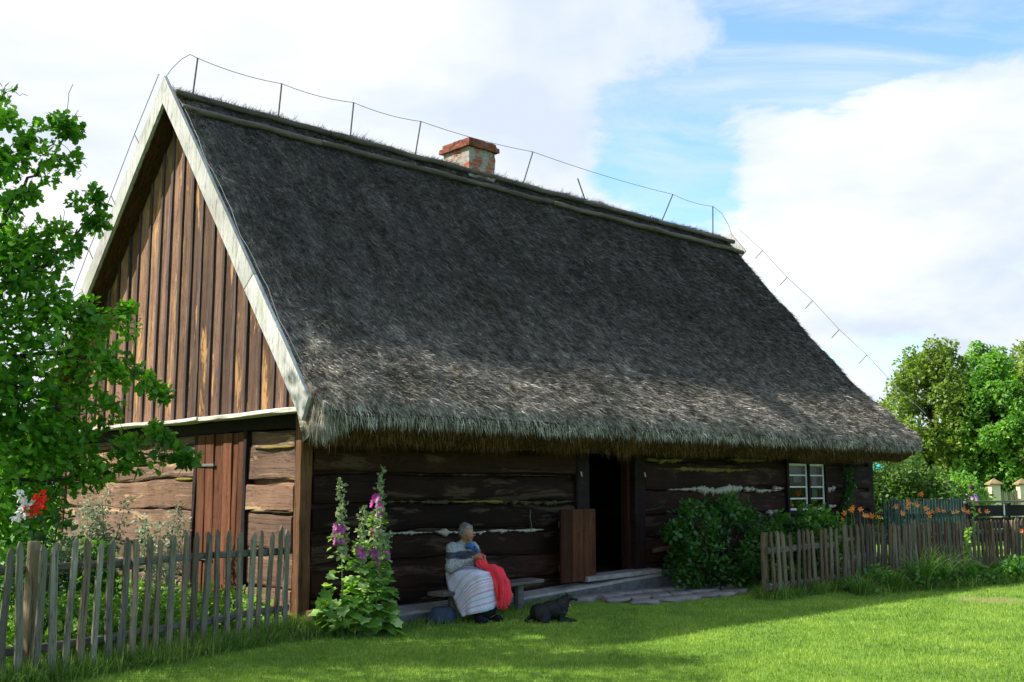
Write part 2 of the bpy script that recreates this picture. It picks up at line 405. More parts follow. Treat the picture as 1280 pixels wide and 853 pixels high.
def on_porch(x, y):
    a = (x-CX)*UX+(y-CY)*UY; b = (x-CX)*VX+(y-CY)*VY
    return (a > 4.2) & (a < 7.5) & (b > -.62+.05*np.abs(a-5.5)) & (b < .8)
def lawn_points(n, y0, y1, xk0, xk1, dens_pow):
    y = y0*(y1/y0)**(rng.uniform(0, 1, n)**1.0); x = y*rng.uniform(xk0, xk1, n)
    keep = ~inside_house(x, y) & ~on_porch(x, y) & ~((x < -1.4) & (y > 12.4)); x, y = x[keep], y[keep]
    d = np.hypot(x-7, y-16); keep = (d > .55) | (rng.uniform(size=len(x)) < .25)
    x, y = x[keep], y[keep]
    z = np.array([ground_h(a, b) for a, b in zip(x, y)]); return np.stack([x, y, z], 1)
P = lawn_points(330000, 8.6, 27, -.53, .53, 0)
yy = P[:, 1]
blades('lawn_grass', P, rng.uniform(.022, .05, len(P)), .0045*(yy/9)**1.0+.001, .9, M['grass'], np.clip(rng.beta(2, 3, len(P)), 0, 1),
       label='short mown green grass covering the lawn before the cottage', cat='grass', kind='stuff')

# ------------------------------------------------------------------ the cottage
H = empty('thatched_cottage', (CX, CY, 0), TH, label='long dark log cottage with a steep grey thatched roof and boarded gable', cat='cottage')
LE, LR = 13.82, 13.4          # length at the eave / at the ridge
RB, RH = 4.05, 7.28          # ridge
BB = 8.8
def roof_line(b):            # top of the rake board
    return 2.53 + (7.42-2.53)*b/RB if b <= RB else 7.42 - (7.42-2.5)*(b-RB)/(BB-RB)
outer = [(-.17,2.36),(-.22,2.45),(-.18,2.56),(-.04,2.70),(.40,3.07),(.85,3.47),(1.25,3.90),(1.8,4.55),(3.62,6.80),(3.86,7.12),(RB,7.30),(4.28,7.12),(4.6,6.75),(8.0,3.3),(8.6,2.68),(8.82,2.4)]
def arc(pl, n):
    P = np.array(pl, float); d = np.r_[0, np.cumsum(np.hypot(*np.diff(P, axis=0).T))]
    s = np.linspace(0, d[-1], n); return np.stack([np.interp(s, d, P[:, 0]), np.interp(s, d, P[:, 1])], 1), s, d
def a_end(h): return LE + (LR-LE)*min(1, max(0, (h-2.4)/(RH-2.4)))
def thatch_disp(a, b, h):
    d = .035*noise.noise((a*.9, b*1.1, h*1.1)) + .022*noise.noise((a*3.1, b*2, h*2)) + .012*noise.noise((a*9, b*5, h*5))
    if h < 3.0 and b < 4: d += .05*noise.noise((a*1.3, 5, 0))
    return d*min(1, a/.3) - (.10*max(0, 1-a/.45)**1.5 if b < 3.9 else 0)
def build_roof():
    O, s, _ = arc(outer, 110)
    inner = [(8.45,2.44),(RB,7.04),(.95,3.30),(.48,2.70),(.27,2.13),(.12,2.20)]
    ring = [tuple(p) for p in O] + inner; K = len(ring); NA = 190
    nO = len(O); vs = []
    C0 = Vector((4.2, 4.3))
    for i in range(NA):
        q = i/(NA-1)
        for j, (b, h) in enumerate(ring):
            a = .004 + q*(a_end(h)-.004)
            if j < nO:
                j0, j1 = max(0, j-1), min(nO-1, j+1); tx, ty = O[j1]-O[j0]; L = math.hypot(tx, ty)+1e-9
                nb, nh = -ty/L, tx/L
                d = thatch_disp(a, b, h); fade = 1
                vs.append((a, b+nb*d*fade, h+nh*d*fade))
            else:
                d = .03*noise.noise((a*4, b*7, h)); 
                if j >= nO+3: d += .05*noise.noise((a*2, 3, 1))
                vs.append((a, b, h+d))
    fs = [list(range(K)), [(NA-1)*K+k for k in range(K)][::-1]]
    for i in range(NA-1):
        for k in range(K):
            fs.append((i*K+(k+1)%K, i*K+k, (i+1)*K+k, (i+1)*K+(k+1)%K))
    me = bpy.data.meshes.new('roof'); me.from_pydata(vs, [], fs); me.shade_smooth(); me.set_sharp_from_angle(angle=R(60))
    bm = bmesh.new(); bm.from_mesh(me); bmesh.ops.recalc_face_normals(bm, faces=bm.faces); bm.to_mesh(me); bm.free()
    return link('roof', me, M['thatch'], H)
roof = build_roof()
def roof_straws():
    P, s, d = arc(outer, 400)
    T = np.gradient(P, axis=0); T /= np.linalg.norm(T, axis=1)[:, None]
    n = 260000
    smax = s[-1]; sr = np.interp(RB, P[:, 0], s)
    S = np.concatenate([rng.uniform(.02, sr+.15, int(n*.78)), rng.uniform(.02, 1.3, int(n*.14)), rng.uniform(sr-.35, sr+.25, int(n*.05)), rng.uniform(sr, smax, int(n*.03))])
    n = len(S); idx = np.clip((S/smax*399).astype(int), 0, 399)
    b, h = P[idx, 0], P[idx, 1]; tb, th = T[idx, 0], T[idx, 1]
    a = rng.uniform(.0, 1, n)**1.06*(LE+(LR-LE)*np.clip((h-2.4)/(RH-2.4), 0, 1)-.02)+.012
    disp = np.array([thatch_disp(x, y, z) for x, y, z in zip(a, b, h)])
    nb, nh = -th, tb
    down = np.where(b < RB, -1.0, 1.0)             # tangent runs from the front eave up and over
    base = np.stack([a, b+nb*disp, h+nh*disp], 1); N = np.stack([np.zeros(n), nb, nh], 1)
    D = np.stack([rng.normal(0, .15, n), tb*down, th*down], 1)
    L = rng.uniform(.05, .17, n); w = rng.uniform(.0045, .009, n)*(1+a/14*.8)
    lift = rng.gamma(2., .0065, n)+.002; rise = rng.gamma(1.5, .02, n)
    ridge = np.abs(S-sr) < .3
    D[ridge] += rng.normal(0, .3, (ridge.sum(), 3)); L[ridge] *= .6
    low = (h < 2.6) & (b < 4); D[low, 2] -= .2; L[low] *= .6
    wild = rng.uniform(size=n) < .02; rise[wild] += .06
    sd = np.cross(D, N); sd /= np.linalg.norm(sd, axis=1)[:, None]+1e-9
    tw = rng.normal(0, .6, n)[:, None]; sd = sd + N*tw; sd /= np.linalg.norm(sd, axis=1)[:, None]
    root = base + N*(lift-.012)[:, None]; tip = base + D*L[:, None] + N*(lift+rise)[:, None]
    w = w[:, None]
    V = np.stack([root-sd*w/2, root+sd*w/2, tip], 1)
    me = np_mesh('straw', V, 3, rng.uniform(0, 1, n)**1.3)
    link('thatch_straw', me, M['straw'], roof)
    # brown straw fringe on the cut face under the eave
    n = 16000; a = rng.uniform(.02, LE-.05, n); q = rng.uniform(0, 1, n)
    b = -.17+.44*q; h = 2.40-.27*q+rng.normal(0, .012, n)
    wv = np.array([noise.noise((x*1.6, 7, 0)) for x in a])
    L = rng.uniform(.03, .13, n)*(1+wv*.9); L[rng.uniform(size=n) < .02] *= 1.8
    root = np.stack([a, b, h], 1); tip = root+np.stack([rng.normal(0, .02, n), -.12*L, -L], 1)
    w = rng.uniform(.005, .011, n)[:, None]; sd = rand_unit(n)*[1, .6, .1]
    V = np.stack([root-sd*w/2, root+sd*w/2, tip], 1)
    me = np_mesh('straw', V, 3, rng.uniform(0, 1, n)); link('straw_fringe', me, M['straw_brown'], roof)
    # the tuft that hangs below the near verge board
    n = 2600; q = rng.uniform(0, 1, n); a = .01+rng.uniform(0, 1, n)**1.5*.38; b = -.13+.26*rng.uniform(0, 1, n); h = 2.42+rng.uniform(-.08, .16, n)
    root = np.stack([a, b, h], 1); L = rng.uniform(.14, .30, n)*(1.15-a*1.6)
    tip = root+np.stack([rng.normal(0, .04, n), -.18*L, -L*.95], 1); w = rng.uniform(.006, .011, n)[:, None]; sd = rand_unit(n)
    V = np.stack([root-sd*w/2, root+sd*w/2, tip], 1)
    me = np_mesh('straw', V, 3, rng.uniform(.3, 1, n)); link('verge_tuft', me, M['straw'], roof)
roof_straws()

# ridge poles lashed over the ridge thatch
for off in (.30, .66):
    a = .02; 
    while a < LR-.1:
        L = random.uniform(2.2, 3.4); a1 = min(LR+.12-off*.2, a+L)
        if LR-a1 < .9: a1 = LR+.1
        b = RB-off*.64-.03; h = RH-off*.77+.085
        mb = MB(); n = 14
        pts = [(a+(a1-a)*i/(n-1), b-.012+.02*noise.noise((a+i*.5, off, 0)), h+.02+.025*noise.noise((a+i*.4, off, 5))) for i in range(n)]
        mb.tube(pts, [.048*(1+.15*noise.noise((i, a, off))) for i in range(n)], 8, rough=.15)
        mb.build('ridge_pole', M['pole'], H, smooth=True)
        a = a1+.01
        if a1 > LR: break
for off in (.3, .66):
    mb = MB(); n = 10
    b = RB+off*.66; h = RH-off*.72+.03
    mb.tube([(.05+(LR-.1)*i/(n-1), b, h) for i in range(n)], .04, 7); mb.build('ridge_pole', M['pole'], H, smooth=True)

# rake (verge) boards
def rake_board(a0, a1, side, parts):
    """side 0 = front slope, 1 = back slope; parts = list of (t0,t1) along the slope from eave to apex"""
    if side == 0: e = Vector((0, .02, 2.53)); p = Vector((0, RB, 7.44))
    else: e = Vector((0, BB, 2.48)); p = Vector((0, RB, 7.44))
    d = (p-e); L = d.length; d.normalize(); nrm = Vector((0, d.z, -d.y)) if side == 0 else Vector((0, -d.z, d.y))
    nrm = nrm*(1 if nrm.z < 0 else -1); wd = .26
    for (t0, t1) in parts:
        mb = MB(); n = 16; rows = []
        for i in range(n):
            t = t0+(t1-t0)*i/(n-1); c = e+d*(t*L)
            jj = .008*noise.noise((t*9, side, t0)); aa = a0 + .006*noise.noise((t*6, 3, side))
            inner = wd
            o = c+nrm*jj; q = c+nrm*(inner+jj)
            if t1 == 1.0 and i == n-1:      # mitre at the apex: inner edge ends on the ridge line
                q = Vector((0, RB, e.z+d.z*L-wd/abs(d.y)*1.0))
                o = Vector((0, RB, p.z))
            if t0 == 0.0 and i == 0: q = q + d*(-.0); o = o + d*.12
            rows.append([(aa, o.y, o.z), (a1, o.y, o.z), (a1, q.y, q.z), (aa, q.y, q.z)])
        vs = [v for r in rows for v in r]
        fs = [(0,1,2,3), tuple((n-1)*4+k for k in (3,2,1,0))]
        for i in range(n-1):
            for k in range(4): fs.append((i*4+k, (i+1)*4+k, (i+1)*4+(k+1)%4, i*4+(k+1)%4))
        mb.add(vs, fs); me = mb.mesh('bargeboard')
        bm = bmesh.new(); bm.from_mesh(me); bmesh.ops.recalc_face_normals(bm, faces=bm.faces); bm.to_mesh(me); bm.free()
        link('bargeboard', me, M['white_board'], H)
rake_board(-.05, .0, 0, [(0, .335), (.338, 1.0)])
rake_board(-.05, .0, 1, [(0, .45), (.453, 1.0)])
rake_board(LR+.32, LR+.36, 0, [(.9, 1.0)])
rake_board(LR+.32, LR+.36, 1, [(0, 1.0)])

# upper gable boarding (both ends)
def gable_boarding(a, s):
    mb = MB(); b = .42; first = True
    def top(x): return roof_line(x)-.34
    while b < 8.45:
        w = random.uniform(.29, .36); b1 = min(8.45, b+w)
        for (x0, x1) in ([(b, b1)] if not (b < RB < b1) else [(b, RB), (RB, b1)]):
            if top(x0) < 2.56 and top(x1) < 2.56: continue
            n = 6; j = random.uniform(0, .012); dz = random.uniform(0, 9)
            vs = []; 
            for i in range(2):
                x = (x0, x1)[i]
                for k in range(9):
                    z = 2.53+(max(2.54, top(x))-2.53)*k/8
                    vs.append((a+s*(.02+j), x, z))
            for i in range(2):
                x = (x0, x1)[i]
                for k in range(9): vs.append((a-s*.01, x, 2.53+(max(2.54, top(x))-2.53)*k/8))
            fs = [(k, k+1, 9+k+1, 9+k) for k in range(8)] + [(k, 18+k, 18+k+1, k+1) for k in range(8)] + [(9+k, 9+k+1, 27+k+1, 27+k) for k in range(8)] + [(0, 9, 27, 18)]
            mb.add(vs, fs, mi=0)
        # batten over the joint
        if top(b1) > 2.6 and b1 < 8.4:
            bw = random.uniform(.055, .075); zt = min(top(b1-.03), top(b1+.03))
            mb.beam((a+s*.034, b1, 2.525), (a+s*.034, b1+random.uniform(-.008, .008), zt), bw, .035, up=(1, 0, 0), rad=.15, step=.4, rough=.006, mi=1)
        b = b1
    me = mb.mesh('gable_boarding'); bm = bmesh.new(); bm.from_mesh(me); bmesh.ops.recalc_face_normals(bm, faces=bm.faces); bm.to_mesh(me); bm.free()
    link('gable_boarding', me, [M['board'], M['batten']], H)
gable_boarding(.30, -1)
gable_boarding(13.72, 1)
mb = MB()
for (b0, b1) in ((.30, 2.9), (2.92, 5.6), (5.62, 8.35)):
    vs = []
    mb.beam((.20, b0, 2.515), (.20, b1, 2.505), .24, .05, rad=.2, step=.25, rough=.012)
mb.build('gable_ledge', M['ledge'], H)

# log walls ------------------------------------------------------
def logs_front(a0, a1, cuts, name='log_wall', mat='log_shaded', hole=None):
    mb = MB()
    for h0, h1 in zip(cuts[:-1], cuts[1:]):
        spans = [(a0, a1)]
        if hole and h1 > hole[2]+.02 and h0 < hole[3]-.02: spans = [(a0, hole[0]), (hole[1], a1)]
        for (x0, x1) in spans:
            g = random.uniform(.012, .03); th = .20+random.uniform(-.02, .02)
            mb.beam((x0, .80+.11+random.uniform(-.02, .02), (h0+h1)/2), (x1, .80+.11+random.uniform(-.02, .02), (h0+h1)/2), .24, h1-h0-g, rad=.32, step=.16, rough=.034)
    mb.box((a0, .87, cuts[0]), (a1, 1.0, cuts[-1]), var=.1) if not hole else (mb.box((a0, .87, cuts[0]), (hole[0], 1.0, cuts[-1]), var=.1), mb.box((hole[1], .87, cuts[0]), (a1, 1.0, cuts[-1]), var=.1), mb.box((hole[0]-.01, .88, cuts[0]), (hole[1]+.01, .99, hole[2]), var=.1), mb.box((hole[0]-.01, .88, hole[3]), (hole[1]+.01, .99, cuts[-1]), var=.1))
    return mb.build(name, M[mat], H)
cuts = [.20, .36, .70, 1.075, 1.42, 1.80, 2.14, 2.42, 2.9]
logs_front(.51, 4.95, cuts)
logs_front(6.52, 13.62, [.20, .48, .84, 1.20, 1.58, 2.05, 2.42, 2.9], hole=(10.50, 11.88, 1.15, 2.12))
# gable logs: right bay, left bay
def logs_gable(b0, b1, cuts, name='gable_log_wall', mat='log_gable', a=.35):
    mb = MB()
    for h0, h1 in zip(cuts[:-1], cuts[1:]):
        g = random.uniform(.012, .035)
        mb.beam((a+.10+random.uniform(-.02, .015), b0, (h0+h1)/2), (a+.10+random.uniform(-.02, .015), b1, (h0+h1)/2), .20, h1-h0-g, rad=.14, step=.12, rough=.035)
    mb.box((a+.07, b0, cuts[0]), (a+.18, b1, cuts[-1]), var=.05)
    return mb.build(name, M[mat], H)
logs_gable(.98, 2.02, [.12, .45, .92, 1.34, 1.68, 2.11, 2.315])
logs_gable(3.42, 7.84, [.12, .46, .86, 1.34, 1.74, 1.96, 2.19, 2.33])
mb = MB(); mb.beam((.46, .85, 2.415), (.46, 7.9, 2.415), .20, .17, rad=.12, rough=.015, step=.2); mb.build('tie_beam', M['log_beam'], H)
# back and far walls
mb = MB()
for i in range(6): 
    mb.beam((.4, 7.9, .3+i*.38), (13.6, 7.9, .3+i*.38), .2, .365, rad=.15, rough=.02, step=.4)
mb.box((.45, 7.86, .1), (13.6, 7.94, 2.9), var=.1); mb.build('back_wall', M['log_shaded'], H)
mb = MB()
for i in range(6): mb.beam((13.62, .9, .3+i*.38), (13.62, 7.9, .3+i*.38), .2, .365, rad=.15, rough=.02, step=.4)
mb.box((13.58, .9, .1), (13.66, 7.9, 2.6), var=.1); mb.build('far_gable_wall', M['log_beam'], H)
mb = MB(); mb.box((.5, .95, .30), (13.6, 7.85, .36), var=.4); mb.build('floor_boards', M['soil'], H)
# posts
mb = MB(); mb.beam((.42, .885, -.05), (.41, .885, 2.50), .15, .15, rad=.12, rough=.015, step=.2, up=(1,0,0)); mb.build('corner_post', M['post'], H)
mb = MB(); mb.beam((.40, 7.92, -.05), (.40, 7.92, 2.5), .18, .18, rad=.12, rough=.012, up=(1,0,0)); mb.build('corner_post', M['post'], H)
mb = MB(); mb.beam((13.66, .90, -.05), (13.66, .90, 2.6), .2, .2, rad=.12, rough=.012, up=(1,0,0)); mb.build('corner_post', M['log_beam'], H)
# gable plank door
d = MB(); b = 2.09; k = 0
ws = [.075, .17, .15, .17, .16, .17, .19, .16]
planks = []
bb = 2.09
for i, w in enumerate([.20, .13, .23, .24, .22, .23]):
    d.beam((.36+random.uniform(-.012, .012), bb+w/2, .18), (.36+random.uniform(-.012, .012), bb+w/2+random.uniform(-.01, .01), 2.32), w-.012, .05, up=(1, 0, 0), rad=.2, rough=.008, step=.2); bb += w
gd = d.build('gable_door', M['door_red'], H)
for z in (1.92, .72):
    s_ = MB(); s_.beam((.315, 2.85, z), (.315, 3.34, z+.005), .02, .035, rad=.2, rough=.002); s_.build('hinge', M['wire'], gd)
mb = MB(); mb.beam((.37, 2.06, .1), (.37, 2.07, 2.33), .09, .12, up=(1,0,0), rad=.15, rough=.01); mb.beam((.37, 3.385, .1), (.37, 3.375, 2.33), .08, .12, up=(1,0,0), rad=.15, rough=.01)
mb.build('gable_door_frame', M['log_beam'], H)
# front door frame, half door, threshold
mb = MB(); mb.beam((5.10, .86, .2), (5.10, .86, 2.25), .26, .2, up=(0,1,0), rad=.1, rough=.01); mb.beam((6.39, .86, .2), (6.39, .86, 2.25), .25, .2, up=(0,1,0), rad=.1, rough=.01)
mb.beam((4.96, .87, 2.33), (6.52, .87, 2.33), .2, .20, rad=.1, rough=.01)
mb.build('door_frame', M['log_beam'], H)
mb = MB(); mb.beam((6.235, .93, .38), (6.235, .93, 2.2), .06, .14, up=(0,1,0), rad=.1, rough=.006); mb.beam((5.26, .93, .38), (5.26, .93, 2.2), .05, .14, up=(0,1,0), rad=.1, rough=.006)
mb.build('door_jamb', M['jamb'], H)
mb = MB(); mb.beam((4.95, .72, .34), (6.6, .72, .37), .34, .07, rad=.2, rough=.008); mb.build('threshold', M['plinth_top'], H)
# lower half door swung open against the wall, hinged on the left jamb
e = empty('half_door', (5.22, .66, 0), R(0)); e.parent = H; e.location = (5.22, .66, .30); e.rotation_euler = (0, 0, R(180+7))
mb = MB(); x = 0
for w in (.30, .27, .27):
    mb.beam((x+w/2, 0, .02), (x+w/2, 0, 1.02+random.uniform(-.012, .012)), w-.01, .035, up=(0, 1, 0), rad=.15, rough=.004, step=.15); x += w
M['door_shade'] = wood('shaded_red_plank_wood', (.008,.003,.002), (.075,.026,.011), (.19,.085,.035), 'z', 8, .05, bump=.8, var=.8)  # darker copy of the door wood, wall shade put into the plank colour
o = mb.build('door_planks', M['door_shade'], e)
for z in (.22, .82):
    mb = MB(); mb.beam((.02, -.03, z), (.82, -.03, z), .03, .09, rad=.2, rough=.004); mb.build('cross_rail', M['door_red'], e)
for a in (6.44, 5.0):
    mb = MB(); mb.tube([(a, .72, 1.86), (a, .70, 1.79)], .012, 6); mb.build('latch_hook', M['wirelight'], H)
mb = MB(); mb.beam((6.62, .74, .66), (6.84, .55, .72), .07, .07, rad=.4, rough=.006); mb.build('wall_peg', M['stump'], H)
mb = MB(); mb.tube([(4.02, .765, 1.33), (4.0, .76, 1.22), (4.03, .76, 1.12), (4.02, .765, 1.02)], .008, 5); mb.build('hanging_cord', M['bench'], H)
# inner partition seen through the door
mb = MB(); mb.box((4.3, 2.9, .36), (5.9, 2.95, 2.6)); mb.box((6.9, 2.9, .36), (8.6, 2.95, 2.6)); mb.build('inner_partition', M['log_shaded'], H)
mb = MB(); mb.box((6.08, 2.93, .95), (6.95, 2.98, 2.6)); mb.build('inner_wall_panel', M['inner'], H)
# foundation plinth
mb = MB(); n = 60; vs = []
def plt(a): return .10+.06*min(1, max(0, (a-.5)/1.7)) + (.17*max(0, min(1, (a-3.2)/3.2)))
pr = []
for i in range(n):
    a = .5+(13.5-.5)*i/(n-1); t_ = plt(a)+.012*noise.noise((a*2, 0, 0)); jf = .02*noise.noise((a*3, 4, 0))
    vs += [(a, .52+jf, -.1), (a, .50+jf, t_-.03), (a, .53+jf, t_), (a, .95, t_+.05), (a, .95, -.1)]
fs = []
mi = []
for i in range(n-1):
    for k in range(5): fs.append((i*5+k, i*5+(k+1)%5, (i+1)*5+(k+1)%5, (i+1)*5+k))
fs += [(0,4,3,2,1), tuple((n-1)*5+k for k in range(5))]
mb.add(vs, fs); mb.mi = [1 if (i % 5 in (1, 2) and i < (n-1)*5) else 0 for i in range(len(fs))]
me = mb.mesh('foundation'); bm = bmesh.new(); bm.from_mesh(me); bmesh.ops.recalc_face_normals(bm, faces=bm.faces); bm.to_mesh(me); bm.free()
link('foundation', me, [M['plinth'], M['plinth_top']], H)

# chinking: ragged strips of lime, ochre clay and straw proud of the logs
def chink(a0, a1, h, wd, mat, seed, amp=1.0, b=.775):
    mb = MB(); n = max(8, int((a1-a0)/.022)); up = []; dn = []
    for i in range(n+1):
        a = a0+(a1-a0)*i/n; q = i/n; env = min(1, 6*q, 6*(1-q))**.6
        w = wd*env*min(1.05, max(.0, .42+amp*1.5*noise.noise((a*1.9, seed, 0))+.6*noise.noise((a*9, seed, 2))+.8*noise.noise((a*26, seed, 2))))
        c = h+wd*.35*noise.noise((a*1.5, seed, 7))+.25*w*noise.noise((a*7, seed, 17))
        up.append((a, b+.012*noise.noise((a*9, seed, 1)), c+w*(.35+.3*noise.noise((a*15, seed, 21))))); dn.append((a, b+.012*noise.noise((a*9, seed, 5)), c-w*(.65+.5*noise.noise((a*13, seed, 31)))))
    mid = [(u[0], u[1]-.016, (u[2]+v[2])/2) for u, v in zip(up, dn)]
    bk = [(u[0], b+.06, u[2]) for u in up]; bk2 = [(u[0], b+.06, u[2]) for u in dn]
    rows = [bk, up, mid, dn, bk2]; vs = [p for r in rows for p in r]; m_ = n+1
    fs = [(r*m_+i, r*m_+i+1, (r+1)*m_+i+1, (r+1)*m_+i) for r in range(4) for i in range(n)]
    mb.add(vs, fs); me = mb.mesh('chinking', True)
    link('chinking', me, M[mat], H)
chink(1.2, 2.3, 1.075, .05, 'lime', 1.0, 1.); chink(2.35, 3.2, 1.06, .07, 'lime', 5.0, 1.); chink(3.25, 3.7, 1.06, .06, 'lime', 15.0, 1.); chink(3.72, 4.3, 1.05, .045, 'lime', 25.0, 1.)
chink(1.3, 2.9, 1.46, .05, 'straw_fill', 2.0); chink(2.6, 3.5, 1.45, .06, 'ochre', 12.0, .8); chink(3.3, 4.93, 1.43, .07, 'straw_fill', 3.0)
chink(1.6, 4.6, 1.80, .025, 'straw_fill', 9.0)
chink(6.55, 7.5, 2.07, .10, 'ochre', 4.0, .4); chink(6.6, 9.5, 1.93, .07, 'ochre', 8.0, .8); chink(7.7, 9.3, 1.93, .10, 'ochre', 6.5, .6)
chink(7.05, 7.7, 1.60, .05, 'lime', 21.0, .7); chink(7.5, 9.6, 1.61, .17, 'lime', 23.0, .7); chink(9.5, 10.3, 1.58, .06, 'lime', 31.0)
chink(8.6, 9.9, 2.1, .06, 'ochre', 41.); chink(9.9, 10.35, 1.2, .18, 'lime', 43., .3); chink(11.93, 12.2, 1.6, .17, 'lime', 47., .3); chink(10.1, 10.42, 1.62, .14, 'lime', 49., .3); chink(11.95, 12.2, 1.28, .13, 'lime', 50., .3)
# straw crumbs pressed between the gable logs
def gchink(b0, b1, h, wd, mat, seed):
    mb = MB(); n = max(6, int((b1-b0)/.05)); vs = []
    for i in range(n+1):
        b = b0+(b1-b0)*i/n; q = i/n; env = min(1, 6*q, 6*(1-q))**.6
        w = wd*env*max(.1, .6+1.1*noise.noise((b*3, seed, 0))); vs += [(.41, b, h+w/2), (.335, b, h+w*.4), (.335, b, h-w*.4), (.41, b, h-w/2)]
    fs = [(i*4+k, i*4+k+1, (i+1)*4+k+1, (i+1)*4+k) for i in range(n) for k in range(3)]
    mb.add(vs, fs); link('chinking', mb.mesh('chinking', True), M[mat], H)
gchink(1.0, 1.9, 2.115, .05, 'ochre', 3.); gchink(3.5, 4.0, 1.745, .07, 'ochre', 6.); gchink(1.0, 1.95, 1.345, .03, 'straw_fill', 9.)

# window with two sashes
wn = empty('window'); wn.parent = H
mb = MB()
for z in (1.17, 2.10): mb.beam((10.50, .80, z), (11.88, .80, z), .12, .075, rad=.1, rough=.004)
for a in (10.53, 11.24, 11.85): mb.beam((a, .80, 1.2), (a, .80, 2.07), .075 if a != 11.24 else .05, .12, up=(0, 1, 0), rad=.1, rough=.004)
mb.build('window_frame', M['log_beam'], wn)
for (a0, a1) in ((10.58, 11.205), (11.275, 11.80)):
    mb = MB(); y0, y1 = .775, .80; z0, z1 = 1.215, 2.06; w = .038
    mb.box((a0, y0, z0), (a1, y1, z0+w)); mb.box((a0, y0, z1-w), (a1, y1, z1)); mb.box((a0, y0, z0+w), (a0+w, y1, z1-w)); mb.box((a1-w, y0, z0+w), (a1, y1, z1-w))
    for k in (1, 2, 3):
        z = z0+(z1-z0)*k/4; mb.box((a0+w, y0+.003, z-.013), (a1-w, y1-.003, z+.013))
    sash = mb.build('window_sash', M['white_paint'], wn)
    for k in range(4):
        za = z0+(z1-z0)*k/4+.012; zb = z0+(z1-z0)*(k+1)/4-.012
        g = MB(); g.box((a0+.03, .787, za), (a1-.03, .791, zb)); g.build('pane', M['glass'], sash)
M['curtain'] = plain('white_lace', (.14,.145,.145), .9, .1, 60, .35, .3)
mb = MB(); n = 60
for (a0, a1, z0) in ((10.6, 10.70, 1.2), (10.95, 11.20, 1.72), (11.28, 11.36, 1.2), (11.60, 11.78, 1.35), (10.70, 10.95, 1.86), (11.36, 11.60, 1.86)):
    n = 14; vs = []
    for i in range(n+1):
        a = a0+(a1-a0)*i/n; y = .90+.012*math.sin(a*70); vs += [(a, y, z0), (a, y, 2.07)]
    mb.add(vs, [(2*i, 2*i+2, 2*i+3, 2*i+1) for i in range(n)])
cu = mb.build('lace_curtain', M['curtain'], None, smooth=True, label='white lace curtain hanging behind the small cottage window', cat='curtain')
cu.location = (CX, CY, 0); cu.rotation_euler = (0, 0, TH)
M['pot'] = plain('terracotta', (.22,.08,.04), .85, .1, 20, .2)
M['redflower'] = leafmat('red_petals', [(.55,.02,.015), (.75,.05,.03)], .5, .2, .3, (1.5, .6, .6))
M['yellowflower'] = leafmat('yellow_petals', [(.55,.35,.02), (.7,.5,.05)], .5, .2, .3, (1.5, 1.2, .5))
M['leafdark'] = leafmat('dark_leaves', [(.015,.04,.008), (.03,.07,.014), (.05,.10,.02)], pos=.8)
def potted(a, z, fm, lab):
    e = empty('potted_plant', W(a, .845, 1.18), TH, label=lab, cat='potted plant')
    mb = MB(); mb.tube([(0, 0, 0), (0, 0, .09), (0, 0, .10)], [.030, .040, .040], 12); mb.build('pot', M['pot'], e)
    n = 60; P = rng.normal(0, .035, (n, 3))*[1, .5, 1]+[0, 0, .18]; link('foliage', leaves('foliage', P, rand_unit(n), rand_unit(n), .05, OVAL, rng.uniform(0, 1, n)), M['leafdark'], e)
    n = 40; P = rng.normal(0, .035, (n, 3))*[1.2, .5, .8]+[0, 0, z]; link('blossom', leaves('blossom', P, rand_unit(n), rand_unit(n), .035, OVAL, rng.uniform(0, 1, n)), M[fm], e)
potted(11.02, .34, 'redflower', 'red flowering potted plant on the sill behind the left window sash')
potted(10.74, .16, 'yellowflower', 'low yellow potted plant in the left corner of the window sill')
potted(11.47, .17, 'yellowflower', 'low yellow potted plant behind the right window sash')

# chimney on the ridge
ch = empty('chimney'); ch.parent = roof
A0, A1, B0, B1 = 5.50, 6.12, 3.80, 4.50
def rough_box(mb, p0, p1, n=8, amp=.012, mi=0, var=None):
    bm = bmesh.new(); bmesh.ops.create_cube(bm, size=1); bmesh.ops.subdivide_edges(bm, edges=bm.edges, cuts=n, use_grid_fill=True)
    vs = []
    for v in bm.verts:
        p = [p0[i]+(p1[i]-p0[i])*(v.co[i]+.5) for i in range(3)]; c = Vector([(p0[i]+p1[i])/2 for i in range(3)])
        d = (Vector(p)-c).normalized(); k = noise.noise((p[0]*14, p[1]*14, p[2]*14))*amp
        vs.append(tuple(Vector(p)+d*k))
    fs = [[v.index for v in f.verts] for f in bm.faces]; bm.free(); mb.add(vs, fs, var, mi)
mb = MB(); rough_box(mb, (A0, B0, 6.7), (A1, B1, 7.60), 12, .022); mb.build('chimney_stack', M['brick'], ch)
mb = MB(); rough_box(mb, (A0-.06, B0-.06, 7.601), (A1+.06, B1+.06, 7.68), 10, .018); rough_box(mb, (A0-.02, B0-.02, 7.682), (A1+.02, B1+.02, 7.76), 10, .022)
mb.build('chimney_cap', M['brickcap'], ch)
mb = MB(); mb.box((A0+.12, B0+.12, 7.74), (A1-.12, B1-.12, 7.764)); mb.build('flue', M['metal'], ch)

